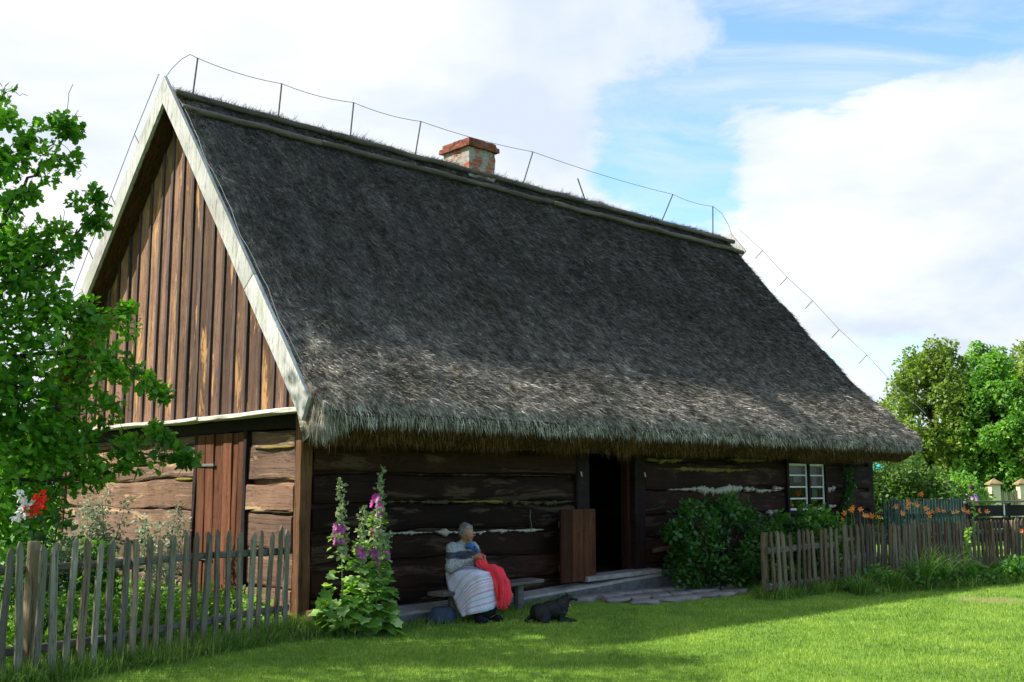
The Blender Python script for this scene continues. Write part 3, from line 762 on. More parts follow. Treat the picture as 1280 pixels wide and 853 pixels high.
# lightning rods and conductor wire
rods = [((.41,7.2),(.471,7.87)),((1.833,7.2),(1.883,7.86)),((3.175,7.2),(3.237,7.90)),((4.516,7.2),(4.646,7.92)),((7.076,7.2),(7.375,7.98)),((8.899,7.2),(8.624,7.71)),((11.208,7.2),(11.672,7.97)),((13.11,7.2),(13.138,7.97))]
for (a0, h0), (a1, h1) in rods:
    mb = MB(); mb.tube([(a0, RB+.05, h0), (a1, RB+.05, h1)], .014, 6); mb.build('lightning_rod', M['metal'], H)
mb = MB(); tops = [(-.03, RB, 7.42), (.06, RB, 7.58), (.2, RB, 7.76), (.33, RB, 7.87)]+[(a, RB+.05, h) for (_, (a, h)) in rods if h > 7.8]
pts = []
for (p, q) in zip(tops[:-1], tops[1:]):
    Ls = abs(q[0]-p[0]); n = 10 if Ls > .5 else 3
    for i in range(n):
        t = i/n; pts.append((p[0]+(q[0]-p[0])*t, p[1]+(q[1]-p[1])*t, p[2]+(q[2]-p[2])*t-.045*4*t*(1-t)*(1 if Ls > .5 else 0)))
pts += [(13.14, RB+.05, 7.97), (13.4, RB, 7.85), (13.66, RB, 7.62), (13.74, RB-.02, 7.43)]
mb.tube(pts, .0055, 5)
# down the far rake, held off by brackets
end = []
for i in range(8):
    q = i/7; b = RB-.05-(RB+.0)*q; h = 7.40-(7.40-2.9)*q; 
    end.append((LR+.42+.35*q+.05, b-.09, h+.13+(.05 if i % 2 else 0)))
mb.tube(end, .0055, 5)
nb = []
for i in range(7):
    q = i/6; b = RB+.05+4.4*q; h = 7.38-4.5*q; nb.append((-.06, b+.10, h+.13+(.03 if i % 2 else 0)))
mb.tube([(-.04, RB, 7.43)]+nb, .0055, 5)
mb.build('conductor_wire', M['wire'], H)
for i, p in enumerate(end[1:-1]):
    mb = MB(); mb.tube([p, (p[0]-.12, p[1]+.12, p[2]-.18)], .008, 5); mb.build('wire_bracket', M['metal'], H)
for p in nb[1:-1]:
    mb = MB(); mb.tube([p, (p[0]+.01, p[1]-.14, p[2]-.16)], .008, 5); mb.build('wire_bracket', M['metal'], H)
# thin wire inside the near rake board
mb = MB(); mb.tube([(.03+.02*math.sin(i), .05+(RB-.2)*i/24*1.0, roof_line(.05+(RB-.2)*i/24)+.03+.02*math.sin(i*2.1)) for i in range(25)], .0045, 4); mb.build('verge_wire', M['wire'], H)

# ------------------------------------------------------------------ porch stones
def stone_blob(mb, x, y, z, rx, ry, rz, seed, rot=0, flat=.6):
    bm = bmesh.new(); bmesh.ops.create_icosphere(bm, subdivisions=3, radius=1); vs = []
    for v in bm.verts:
        p = v.co.copy(); k = 1+.28*noise.noise(p*1.3+Vector((seed, 0, 0)))+.08*noise.noise(p*4+Vector((seed, 0, 0)))
        p = p*k; pz = max(-1, min(flat, p.z)); ca, sa = math.cos(rot), math.sin(rot)
        X, Y = p.x*rx, p.y*ry; vs.append((x+X*ca-Y*sa, y+X*sa+Y*ca, z+(pz+.03*noise.noise(p*6))*rz))
    fs = [[v.index for v in f.verts] for f in bm.faces]; bm.free(); mb.add(vs, fs)
mb = MB(); sd = 0
for row, b in enumerate((.28, -.02, -.32)):
    a = 4.15+row*.35+random.uniform(0, .1)
    while a < 7.6-row*.15:
        w = random.uniform(.20, .34); x, y, _ = W(a+w, b+random.uniform(-.04, .04)); sd += 3.7
        stone_blob(mb, x, y, ground_h(x, y)+.015, w, .17+random.uniform(-.02, .03), .095-.015*row, sd, TH+random.uniform(-.25, .25), .45); a += 2*w*.93
mb.build('stone_path', M['stone'], None, smooth=True, kind='structure')
for (x, y, r, lab) in ((3.30, 16.75, .17, 'pale rounded stone lying in the grass left of the gate'), (3.02, 16.7, .10, 'small grey stone beside the paving under the big bush')):
    mb = MB(); stone_blob(mb, 0, 0, .03, r, r*.7, r*.55, x*5); mb.build('loose_stone', M['stone'], None, smooth=True, loc=(x, y, ground_h(x, y)), label=lab, cat='stone')
mb = MB(); stone_blob(mb, 0, 0, .09, .19, .14, .14, 8.1, 0, .8)
x, y, _ = W(2.02, .28); mb.build('foundation_boulder', M['bluestone'], None, smooth=True, loc=(x, y, 0), rot=(0, 0, TH), label='dark blue grey boulder against the wall foot beside the hollyhocks', cat='stone')

# ------------------------------------------------------------------ bench and stump
bn = empty('bench', W(1.96, .30, 0), TH, label='rough grey plank bench on stump legs where the woman sits', cat='bench')
mb = MB(); mb.beam((-.02, 0, .355), (1.70, 0, .425), .30, .045, rad=.3, rough=.006, step=.15); mb.build('seat', M['bench'], bn)
for x in (.28, 1.38):
    mb = MB(); mb.beam((x, 0, -.05), (x-.01, 0, .33+.04*x), .13, .13, up=(0,1,0), rad=.45, rough=.01); mb.build('leg', M['bench'], bn)
st = MB(); st.tube([(0, 0, -.03), (0, 0, .12), (.005, 0, .26), (.005, 0, .262)], [.155, .145, .14, .10], 16, rough=.12)
x, y = W(.42, .50)[:2]; st.build('stump', M['stump'], None, smooth=False, loc=(x, y, 0), label='short sawn tree stump standing at the cottage corner post', cat='stump')

# ------------------------------------------------------------------ fences
def picket_meshes(n, w0, h0, mat, thick=.022, point=True):
    out = []
    for i in range(n):
        w = w0*random.uniform(.8, 1.2); h = h0*random.uniform(.97, 1.02); N = 14; vs = []; s = random.uniform(0, 99)
        for k in range(N):
            z = h*k/(N-1); q = k/(N-1); ww = w*(1-.12*q)*(1+.10*noise.noise((z*4, s, 0)))
            c = .016*noise.noise((z*1.6, s, 4)); cy = .010*noise.noise((z*1.6, s, 8))
            if point and k == N-1:
                tipx = random.uniform(-.25, .25)*w; ww = .008; c += tipx
            if point and k == N-2: z = h-.055
            vs += [(c-ww/2, cy-thick/2, z), (c, cy-thick/2-.004, z), (c+ww/2, cy-thick/2, z), (c+ww/2, cy+thick/2, z), (c-ww/2, cy+thick/2, z)]
        fs = [(4,3,2,1,0), tuple((N-1)*5+k for k in range(5))]
        for k in range(N-1):
            for j in range(5): fs.append((k*5+j, k*5+(j+1)%5, (k+1)*5+(j+1)%5, (k+1)*5+j))
        mb = MB(); mb.add(vs, fs, 0.0); me = mb.mesh('picket'); me.materials.append(M[mat]); out.append(me)
    return out
def fence(name, path, spacing, pm, zbase, label, cat='fence', group=None, rails=(), postat=(), posth=1.15, mat_rail='rail', jit=.03, tilt=2.2, side=-1, railr=.032, group_=None, step_jit=.09):
    root = empty(name, (path[0][0], path[0][1], 0), 0, label=label, cat=cat, group=group); bx, by = path[0]
    seg = [math.hypot(path[i+1][0]-path[i][0], path[i+1][1]-path[i][1]) for i in range(len(path)-1)]; tot = sum(seg)
    def at(s):
        for i, L in enumerate(seg):
            if s <= L or i == len(seg)-1:
                q = s/L; x = path[i][0]+(path[i+1][0]-path[i][0])*q; y = path[i][1]+(path[i+1][1]-path[i][1])*q
                return x, y, math.atan2(path[i+1][1]-path[i][1], path[i+1][0]-path[i][0])
            s -= L
    s = spacing*.5
    while s < tot:
        x, y, an = at(s); o = bpy.data.objects.new('picket', random.choice(pm)); col.objects.link(o); o.parent = root
        nx, ny = math.sin(an), -math.cos(an)
        o.location = (x-bx+nx*.045*-side, y-by+ny*.045*-side, zbase+random.uniform(-.02, .02))
        o.rotation_euler = (R(random.uniform(-tilt, tilt)*.5), R(random.uniform(-tilt, tilt)), an+random.uniform(-.05, .05)+(math.pi if random.random() < .5 else 0))
        s += spacing*random.uniform(1-step_jit, 1+step_jit)
    for z0, z1 in rails:
        ss = 0
        while ss < tot-.05:
            s1 = min(tot, ss+2.6); xa, ya, _ = at(ss); xb, yb, _ = at(s1); q0, q1 = ss/tot, s1/tot
            mb = MB(); an = math.atan2(yb-ya, xb-xa); L = math.hypot(xb-xa, yb-ya)
            mb.beam((-.03, 0, 0), (L+.03, 0, (z1-z0)*(q1-q0)), railr*1.6, railr*2.2, rad=.35, rough=.012, step=.2)
            o = mb.build('rail', M[mat_rail], root); o.location = (xa-bx, ya-by, z0+(z1-z0)*q0); o.rotation_euler = (0, 0, an); ss = s1
    for s in postat:
        x, y, an = at(s); mb = MB(); mb.beam((0, 0, -.05), (0, 0, posth+random.uniform(-.03, .03)), .09, .09, up=(0,1,0), rad=.3, rough=.012, step=.15)
        o = mb.build('post', M['picket'], root); nx, ny = math.sin(an), -math.cos(an); o.location = (x-bx+nx*.08*side, y-by+ny*.08*side, 0); o.rotation_euler = (0, 0, an)
    return root
pmL = picket_meshes(8, .064, 1.12, 'picket')
fence('picket_fence', [(-5.15, 7.95), (-4.05, 9.2), (-2.50, 12.02)], .150, pmL, .07, 'weathered grey picket fence on the left, ending at the cottage corner post', rails=((.94, .95), (.26, .32)), postat=(.35, 1.72), posth=1.16, side=-1)
pmR = picket_meshes(8, .07, 1.0, 'picket_r')
fence('picket_fence', [(5.22, 17.25), (7.3, 19.05), (10.9, 21.3), (14.5, 23.2)], .115, pmR, .05, 'long uneven picket fence with orange daylilies leaning over it', rails=((.80, .84), (.32, .34)), postat=(2.8, 5.4, 8.0), posth=.98, side=-1, tilt=3)
pmG = picket_meshes(6, .085, .98, 'picket_r')
fence('picket_gate', [(3.72, 15.75), (5.15, 17.2)], .17, pmG, .03, 'low gappy grey picket gate between the big bush and the lily fence', cat='gate', rails=((.72, .74), (.20, .22)), postat=(.04,), posth=.95, side=-1, railr=.045, tilt=3)
pmB = picket_meshes(4, .13, 1.34, 'greenfence', .02, False)
fence('garden_fence', [(8.35, 24.4), (11.7, 28.0)], .19, pmB, 0.0, 'dark blue green paling fence behind the lilies', rails=((1.0, 1.0), (.4, .4)), mat_rail='greenfence', side=-1, tilt=.6, step_jit=.03)
# dark horizontal board fence
r_ = empty('board_fence', (11.8, 28.05, 0), math.atan2(3.2, 5.4), label='low black stained board fence with a pale top rail, before the cream piers', cat='fence')
for k, z in enumerate((.35, .68, 1.0)):
    mb = MB(); mb.beam((0, 0, z), (9.0, 0, z), .03, .29, rad=.05, rough=.004, step=.6); mb.build('board', M['blackfence'], r_)
mb = MB(); mb.beam((-.05, -.02, 1.24), (9.05, -.02, 1.26), .14, .05, rad=.1, rough=.004, step=.6); mb.build('top_rail', M['bench'], r_)
for i in range(6):
    mb = MB(); mb.beam((.1+i*1.75, .06, -.05), (.1+i*1.75, .06, 1.2), .12, .1, up=(0,1,0), rad=.1, rough=.004); mb.build('post', M['blackfence'], r_)
M['slit'] = plain('pale_whitewash', (.6,.62,.6), .9, .1)
for i in range(2):
    mb = MB(); mb.box((1.55+i*1.15, -.04, .88), (1.60+i*1.15, -.02, 1.18)); mb.build('pale_strap', M['slit'], r_)

# cream pier wall far away
M['cream'] = plain('cream_render', (.62,.55,.38), .9, .1, 5, .12); M['piercap'] = plain('mossy_pier_tile', (.20,.15,.08), .95, .1, 8, .35)
M['palepicket'] = wood('pale_picket_wood', (.15,.15,.08), (.36,.36,.22), (.5,.5,.34), 'z', 6, .1, bump=.3, var=.4)
pmP = picket_meshes(3, .06, 1.0, 'palepicket', .02, True)
Yp = 38.; xs = [k*Yp/1330 for k in (533, 564, 597, 632, 667, 702, 737)]
pw = empty('pier_wall', (xs[0], Yp, 0), 0, label='distant wall of cream piers with pyramid caps and pale paling between', cat='wall')
for i, x in enumerate(xs):
    mb = MB(); mb.box((x-xs[0]-.155, -.155, 0), (x-xs[0]+.155, .155, 1.70)); mb.build('pier', M['cream'], pw)
    mb = MB(); c = x-xs[0]; mb.add([(c-.24, -.24, 1.70), (c+.24, -.24, 1.70), (c+.24, .24, 1.70), (c-.24, .24, 1.70), (c-.24, -.24, 1.74), (c+.24, -.24, 1.74), (c+.24, .24, 1.74), (c-.24, .24, 1.74), (c, 0, 1.93)], [(3,2,1,0),(0,1,5,4),(1,2,6,5),(2,3,7,6),(3,0,4,7),(4,5,8),(5,6,8),(6,7,8),(7,4,8)]); mb.build('pier_cap', M['piercap'], pw)
for i in range(len(xs)-1):
    x0, x1 = xs[i]+.17-xs[0], xs[i+1]-.17-xs[0]; n = 9
    for k in range(n):
        q = (k+.5)/n; o = bpy.data.objects.new('picket', random.choice(pmP)); col.objects.link(o); o.parent = pw
        arch = .22*math.sin(math.pi*q)*(1 if i % 2 else -.6)+(0 if i % 2 else .16); o.location = (x0+(x1-x0)*q, 0, .1); o.scale = (1, 1, 1.36+arch*.7)
    mb = MB(); mb.box((x0, .02, .9), (x1, .06, 1.0)); mb.build('rail', M['palepicket'], pw)

# ------------------------------------------------------------------ foliage makers
def clump_leaves(name, centers, radii, per, size, tmpl, mat, parent=None, upbias=.4, droop=0., varc=.5, shell=.35, **k):
    """centers (n,3) radii (n,3 or n); 'per' leaves in each clump, gaussian with leaves facing outward/up"""
    centers = np.asarray(centers, float); n = len(centers); radii = np.asarray(radii, float)
    if radii.ndim == 1: radii = np.repeat(radii[:, None], 3, 1)
    per = np.broadcast_to(per, (n,)).astype(int); idx = np.repeat(np.arange(n), per); m = len(idx)
    d = rand_unit(m); r = rng.uniform(shell, 1, m)[:, None]**.6
    P = centers[idx]+d*r*radii[idx]
    D = d*.7+rand_unit(m)*.9+np.array([0, 0, -droop]); N = d*.5+rand_unit(m)*.6+np.array([0, 0, upbias+.3])
    cv = rng.uniform(0, 1, n)[idx]; var = np.clip(cv*varc+rng.uniform(0, 1, m)*(1-varc), 0, 1)
    sz = size*rng.uniform(.65, 1.25, m)
    me = leaves(name, P, D, N, sz, tmpl, var); return link(name, me, mat, parent, **k)

# --- oak: boughs reach in from the left
M['oakleaf'] = leafmat('oak_leaves', [(.035,.12,.009), (.075,.215,.018), (.13,.30,.03), (.24,.42,.05)], .5, .35, .5, (1.5, 1.8, .4), pos=1.3)
oak = empty('oak_tree', (-7.1, 10.9, 0), 0, label='leafy oak whose boughs reach in over the left picket fence', cat='tree')
oo = np.array([-7.1, 10.9, 0])
def opx(x, y, dist):   # a bough position from its bearing and elevation, at a stated distance
    a = (x-640)/1330; b = -(y-426.5)/1330; p = R(7.77); d = np.array([a, math.cos(p)-b*math.sin(p), math.sin(p)+b*math.cos(p)])
    return np.array([0, 0, 1.65])+d*dist/d[1]
vis = [ # x, y, distance, radius(px), leaf amount
 (5,120,10.6,14,.6),(12,150,10.5,12,.6),(8,190,10.6,12,.6),(30,178,10.7,7,.5),
 (60,185,10.7,24,1),(78,150,10.7,16,1),(88,205,10.8,14,.9),(50,215,10.7,18,1),(25,200,10.6,16,.9),(95,165,10.7,8,.7),
 (35,235,10.6,12,.8),(10,255,10.5,18,1),
 (80,282,10.9,16,1),(105,262,10.9,16,1),(125,245,11.,9,.8),(120,285,11,10,.8),(50,300,10.8,22,1),(15,295,10.7,26,1),(70,318,10.8,16,1),(95,312,10.9,10,.8),
 (15,345,10.7,34,1),(55,345,10.8,22,1),(30,390,10.8,36,1),(75,375,10.9,14,1),(65,400,10.9,24,1),
 (100,385,11.0,14,1),(120,395,11.1,14,1),(150,400,11.2,13,1),(160,388,11.2,8,.8),(20,440,10.8,40,1.1),(70,430,11,30,1),(110,425,11.1,18,1),(140,440,11.2,16,.9),
 (165,455,11.3,14,1),(185,478,11.3,13,1),(195,490,11.3,8,.8),(150,470,11.2,12,.9),(100,470,11.1,26,1.1),(50,480,10.9,36,1.1),(10,500,10.8,40,1.2),
 (90,515,11.,30,1.1),(130,530,11.2,22,1.1),(160,545,11.3,18,1),(190,560,11.4,16,1),(215,570,11.4,13,1),(235,578,11.5,11,.8),(205,545,11.4,10,.7),
 (60,545,10.9,38,1.2),(20,560,10.8,40,1.2),(110,560,11.1,24,1.1),(145,580,11.2,20,1),(170,572,11.3,14,.9),(120,592,11.1,18,1),(85,590,11,26,1.1),
 (40,600,10.9,34,1.1),(10,620,10.8,34,1.1),(60,625,10.9,18,.7),(20,655,10.8,26,.9),(-20,300,10.6,45,1.3),(-30,400,10.6,50,1.3),(-25,520,10.6,50,1.3),(-30,620,10.6,45,1),(-20,200,10.5,30,1)]
OC = []; ORr = []; per = []
hub = np.array([-6.9, 10.9, 2.6])
for (x, y, dd, r, am) in vis:
    c = opx(x, y, dd); rr = r/1330*dd
    nn = max(2, int((r/9)**1.7))
    for j in range(nn):
        q = rng.normal(0, .5, 3)*rr*np.array([1, 1.5, 1]); OC.append(c+q); ORr.append(min(.16, rr*.55)+.02); per.append(30*am if r > 12 else 44)
# the rest of the crown, left of and above the frame
for j in range(230):
    th_ = rng.uniform(0, 2*np.pi); ph = rng.uniform(-.5, 1); rad = rng.uniform(.75, 1)
    c = np.array([-7.6+2.3*rad*math.cos(th_)*math.sqrt(1-ph*ph*.8), 10.0+2.1*rad*math.sin(th_), 4.6+2.7*ph*rad])
    if c[0]/c[1] > -.50: continue
    OC.append(c); ORr.append(.38); per.append(50)
OC = np.array(OC); ORr = np.array(ORr); per = np.array(per)
clump_leaves('crown', OC-oo, ORr, per, .095, OAK, M['oakleaf'], oak, upbias=.5)
mb = MB(); mb.tube([(0, 0, -.1), (.03, 0, .6), (-.03, .04, 1.6), (.05, -.05, 3.0), (0, 0, 4.6), (.1, 0, 6.2)], [.22, .17, .15, .12, .08, .03], 10, rough=.2)
mb.build('trunk', M['bark'], oak, smooth=True)
mb = MB()
def bough(targets, r0):
    pts = [np.array(t, float) for t in targets]
    # smooth polyline
    out = []
    for i in range(len(pts)-1):
        for k in range(5):
            q = k/5; p = pts[i]*(1-q)+pts[i+1]*q; out.append(p+rng.normal(0, .015, 3))
    out.append(pts[-1]); n = len(out); mb.tube([tuple(p-oo) for p in out], [max(.003, .7*r0*(1-.92*i/(n-1))) for i in range(n)], 6)
bough([(-7.1,10.9,2.0), opx(-20,470,10.8), opx(60,500,10.9), opx(150,560,11.2), opx(235,580,11.5)], .06)
bough([(-7.1,10.9,2.6), opx(0,450,10.7), opx(90,440,11), opx(150,458,11.2), opx(198,490,11.3)], .055)
bough([(-7.1,10.9,3.2), opx(0,360,10.7), opx(60,330,10.8), opx(100,290,10.9), opx(130,243,11)], .05)
bough([(-7.1,10.9,3.2), opx(20,400,10.8), opx(90,400,11), opx(165,388,11.2)], .04)
bough([(-7.1,10.9,3.9), opx(-10,300,10.6), opx(20,245,10.6), opx(60,200,10.7), opx(98,138,10.7)], .05)
bough([(-7.1,10.9,4.4), opx(-30,230,10.5), opx(0,190,10.6), opx(32,172,10.7)], .035)
bough([(-7.1,10.9,1.8), opx(0,600,10.8), opx(60,600,10.9), opx(120,590,11.1), opx(160,575,11.2)], .04)
bough([(-7.1,10.9,4.4), opx(-30,160,10.5), opx(8,115,10.6)], .03)
for (x, y, dd, r, am) in vis:
    c = opx(x, y, dd)
    for j in range(3):
        e_ = c+rng.normal(0, .6, 3)*r/1330*dd; bough([c+rng.normal(0, .3, 3)*r/1330*dd, e_+(e_-c)*.5], .007)
mb.build('limbs', M['bark'], oak, smooth=True)

# --- background trees
def tree(x, y, h, w, z0, mats, lab, n=330, leaf=.16, per_=75, seed=0, group='trees beyond the garden', name='deciduous_tree', cr=None, depth=None):
    e = empty(name, (x, y, 0), random.uniform(0, 6), label=lab, cat='tree', group=group)
    mb = MB(); mb.tube([(0, 0, -.2), (.1, 0, h*.25), (-.05, .1, h*.5), (0, 0, h*.85)], [h*.028, h*.022, h*.016, h*.004], 8, rough=.2)
    C_ = []; R_ = []
    for j in range(n):
        d = rand_unit(1)[0]; q = rng.uniform(.55, 1)
        prof = 1.0
        c = np.array([d[0]*w*q, d[1]*w*q, (z0+h)/2+d[2]*(h-z0)/2*q])
        lump = 1+.22*noise.noise((d[0]*1.8+seed, d[1]*1.8, d[2]*1.8)); c[:2] *= lump*(1.05-.35*max(0, d[2])); c[2] = (z0+h)/2+(c[2]-(z0+h)/2)*lump
        C_.append(c); R_.append(w*rng.uniform(.10, .19))
    for j in range(12):
        c = C_[rng.integers(len(C_))]; mb.tube([(0, 0, h*.3), (c[0]*.4, c[1]*.4, h*.3+(c[2]-h*.3)*.5), tuple(c)], [h*.012, h*.008, .01], 5)
    mb.build('trunk', M['bark'], e, smooth=True)
    clump_leaves('crown', C_, R_, per_, leaf, DIAM, mats, e, upbias=.5, varc=.6)
    return e
M['olive'] = leafmat('olive_green_leaves', [(.10,.16,.03), (.16,.23,.045), (.26,.33,.08)], pos=.5)
M['bright'] = leafmat('bright_green_leaves', [(.08,.20,.03), (.13,.28,.045), (.21,.38,.08)], pos=.5)
M['pale'] = leafmat('pale_green_leaves', [(.14,.21,.06), (.21,.29,.095), (.32,.40,.15)], pos=.5)
M['mid'] = leafmat('mid_green_leaves', [(.025,.06,.012), (.045,.10,.02), (.08,.15,.03)], pos=.5)
tree(17.5, 44, 7.7, 2.1, 1.2, M['olive'], 'olive green tree nearest the end of the thatched roof', seed=3)
tree(16.2, 48, 5.6, 2.0, .8, M['olive'], 'short rounded olive tree low behind the roof corner', seed=13)
tree(19.4, 43, 7.0, 1.9, .9, M['bright'], 'bright green tree in the middle of the clump beyond the fences', seed=9)
tree(20.6, 45.5, 7.6, 1.8, 1.2, M['bright'], 'tall bright green tree right behind the middle of the clump', seed=33)
tree(22.3, 45, 7.8, 2.7, 1.6, M['pale'], 'pale green broad tree at the right edge of the clump', seed=5)
tree(21.6, 41.5, 5.2, 1.7, 1.7, M['pale'], 'lower pale green tree in front of the clump, above the cream piers', seed=15)
tree(26.2, 47, 8.6, 2.6, 1.4, M['mid'], 'mid green tree at the far right edge of the picture', seed=25)
C_ = []; 
for j in range(260): C_.append((rng.uniform(14, 50), 66+rng.uniform(-2, 2), rng.uniform(.4, 4.6)))
clump_leaves('far_wood', C_, rng.uniform(.9, 1.6, len(C_)), 90, .45, DIAM, M['mid'], None, label='dark mass of far trees behind the clump and the piers', cat='wood', kind='stuff')
C_ = []
for j in range(220): C_.append((rng.uniform(-52, -14), 60+rng.uniform(-3, 3), rng.uniform(.4, 4.2)))
clump_leaves('far_wood', C_, rng.uniform(.9, 1.7, len(C_)), 80, .5, DIAM, M['mid'], None, label='dark mass of far trees to the left behind the oak', cat='wood', kind='stuff')

def bush(name, x, y, rx, ry, h, n, per_, leaf, mat, lab, cat='bush', rot=0, tmpl=OVAL, group=None, z0=.1, stems=8):
    e = empty(name, (x, y, ground_h(x, y)), rot, label=lab, cat=cat, group=group)
    C_ = []; mb = MB()
    for j in range(n):
        d = rand_unit(1)[0]; q = rng.uniform(.4, 1)**.5; lump = 1+.3*noise.noise((d[0]*2+x, d[1]*2, d[2]*2+y))
        C_.append((d[0]*rx*q*lump, d[1]*ry*q*lump, max(z0, h*.48+d[2]*h*.5*q*lump)))
    for j in range(stems):
        c = C_[rng.integers(n)]; mb.tube([(rng.normal(0, rx*.2), rng.normal(0, ry*.2), -.03), (c[0]*.6, c[1]*.6, c[2]*.6), c], [.012, .009, .004], 5)
    mb.build('stems', M['bark'], e); clump_leaves('foliage', C_, np.full(n, min(rx, ry, h)*.24), per_, leaf, tmpl, mat, e, upbias=.5, varc=.55)
    return e
M['bushleaf'] = leafmat('bush_leaves', [(.022,.07,.012), (.035,.11,.018), (.06,.16,.03)], .5, .35, pos=1.5)
M['bushbright'] = leafmat('fresh_bush_leaves', [(.04,.12,.015), (.065,.18,.022), (.11,.25,.04)], .5, .35, pos=1.5)
x, y = W(7.3, .02)[:2]; bush('leafy_bush', x, y, 1.2, .55, 1.42, 130, 48, .075, M['bushleaf'], 'big dark leafy bush against the wall right of the doorway', rot=TH, stems=14)
x, y = W(8.75, -.25)[:2]; bush('leafy_bush', x, y, .75, .45, 1.05, 75, 45, .08, M['bushleaf'], 'lower dark bush filling the gap beside the gate')
x, y = W(10.0, .1)[:2]; bush('leafy_bush', x, y, 1.15, .5, 1.14, 90, 50, .085, M['bushbright'], 'fresh green bush below the window, behind the gate', rot=TH)
x, y = W(8.0, -.72)[:2]; bush('small_plant', x, y, .2, .2, .36, 16, 30, .09, M['bushbright'], 'small fresh green plant at the foot of the big dark bush', cat='plant', stems=4)
bush('clipped_hedge', 11.3, 31.5, 1.6, 1.4, 2.35, 150, 80, .12, M['mid'], 'dark rounded hedge behind the blue green paling fence', cat='hedge')
bush('clipped_hedge', 13.4, 33.5, 1.3, 1.2, 2.0, 110, 70, .12, M['bright'], 'lighter green hedge beside the dark rounded one', cat='hedge')
# vine on the wall by the window
x, y = W(12.45, .72)[:2]; e = empty('climbing_vine', (x, y, 0), TH, label='climbing vine on the dark wall right of the window', cat='plant')
C_ = [(.05+.28*noise.noise((z*2, 1, 1))+rng.normal(0, .07), rng.normal(0, .03), z) for z in np.linspace(.2, 2.0, 46)]
clump_leaves('foliage', C_, np.full(len(C_), .10), 16, .075, OVAL, M['bushleaf'], e, droop=.6)
mb = MB(); mb.tube([(.0+.2*noise.noise((z*2, 1, 1)), 0, z) for z in np.linspace(0, 2, 12)], .008, 5); mb.build('stem', M['bark'], e)

# left garden: weeds behind the fence and silvery tall plants
M['weed'] = leafmat('weed_leaves', [(.08,.19,.02), (.13,.28,.035), (.21,.38,.06), (.34,.48,.12)], .6, .25, .4, (1.3, 1.5, .5), pos=1.2)
M['silver'] = leafmat('silver_leaves', [(.16,.21,.13), (.24,.29,.20), (.34,.39,.29)], .7, .2, .25, (1.1, 1.1, .8))
C_ = []
for j in range(900):
    a = rng.uniform(-2.9, .25); b = rng.uniform(.9, 7.6); x, y, _ = W(a, b)
    # keep behind the fence line
    fx = -4.05+(y-9.2)*(1.55/2.82)
    if y < 12.3 and x > fx-.25: continue
    hh = .62*(.55+.6*noise.noise((x*1.1, y*1.1, 0)))*(1 if a > -1.2 else .8); C_.append((x, y, rng.uniform(.05, max(.12, hh))))
for j in range(450):
    y = rng.uniform(8.2, 12.2); x = -4.05+(y-9.2)*.55-rng.uniform(.3, 2.2); C_.append((x, y, rng.uniform(.05, .5)))
clump_leaves('garden_weeds', C_, rng.uniform(.09, .17, len(C_)), 26, .065, OVAL, M['weed'], None, shell=.1, label='bright green weeds filling the garden strip behind the left fence', cat='weeds', kind='stuff')
def silver_plant(px, dist, htop, lab):
    x = (px-640)/1330*dist; e = empty('silver_plant', (x, dist, 0), 0, label=lab, cat='plant', group='silvery plants before the gable')
    mb = MB(); C_ = []
    for s in range(7):
        dx, dy = rng.normal(0, .15, 2); H_ = htop*rng.uniform(.72, 1); pts = [(dx*.3, dy*.3, 0), (dx*.7, dy*.7, H_*.5), (dx*1.3, dy, H_)]
        mb.tube(pts, [.008, .006, .003], 5)
        for q in np.linspace(.25, 1, 13): C_.append((dx*(.3+q), dy*(.3+.7*q), H_*q))
    mb.build('stems', M['silver'], e); clump_leaves('foliage', C_, np.full(len(C_), .085), 16, .05, OVAL, M['silver'], e)
silver_plant(68, 12.8, 1.22, 'silvery leaved plant leftmost behind the fence')
silver_plant(122, 13.6, 1.62, 'tallest silvery plant, before the log wall left of centre')
silver_plant(152, 13.9, 1.25, 'middle silvery plant just above the picket tips')
silver_plant(212, 13.4, 1.45, 'thin silvery plant left of the plank door')
for px, dd, hh, mm, lab in ((20, 12.5, 1.5, 'bushleaf', 'dark green shrub deep under the oak boughs'), (105, 13.2, .95, 'bushbright', 'low fresh green shrub behind the left pickets')):
    x = (px-640)/1330*dd; bush('garden_shrub', x, dd, .6, .5, hh, 60, 45, .08, M[mm], lab, cat='shrub')
# red and white blossoms under the oak
x = (58-640)/1330*10.1; e = empty('rose_bush', (x, 10.1, 0), 0, label='bush with red and white blossoms under the oak beyond the fence', cat='bush')
clump_leaves('foliage', [(rng.normal(0, .16), rng.normal(0, .16), rng.uniform(.2, 1.35)) for j in range(30)], np.full(30, .14), 26, .07, OVAL, M['bushleaf'], e)
mb = MB(); [mb.tube([(0, 0, 0), (dx, 0, .7), (dx*1.6, .03, 1.35)], .008, 5) for dx in (-.12, 0, .1)]; mb.build('stems', M['bark'], e)
M['whiteflower'] = leafmat('white_petals', [(.6,.6,.58), (.75,.75,.72)], .5, .2, .3, (1, 1, 1))
clump_leaves('red_blossom', [(.05, -.18, 1.46), (.11, -.2, 1.50), (.07, -.18, 1.56), (.0, -.2, 1.44)], np.full(4, .045), 22, .05, OVAL, M['redflower'], e)
clump_leaves('white_blossom', [(-.08, -.2, 1.42), (-.03, -.2, 1.5), (-.12, -.2, 1.38), (-.1, -.2, 1.55)], np.full(4, .045), 22, .05, OVAL, M['whiteflower'], e)

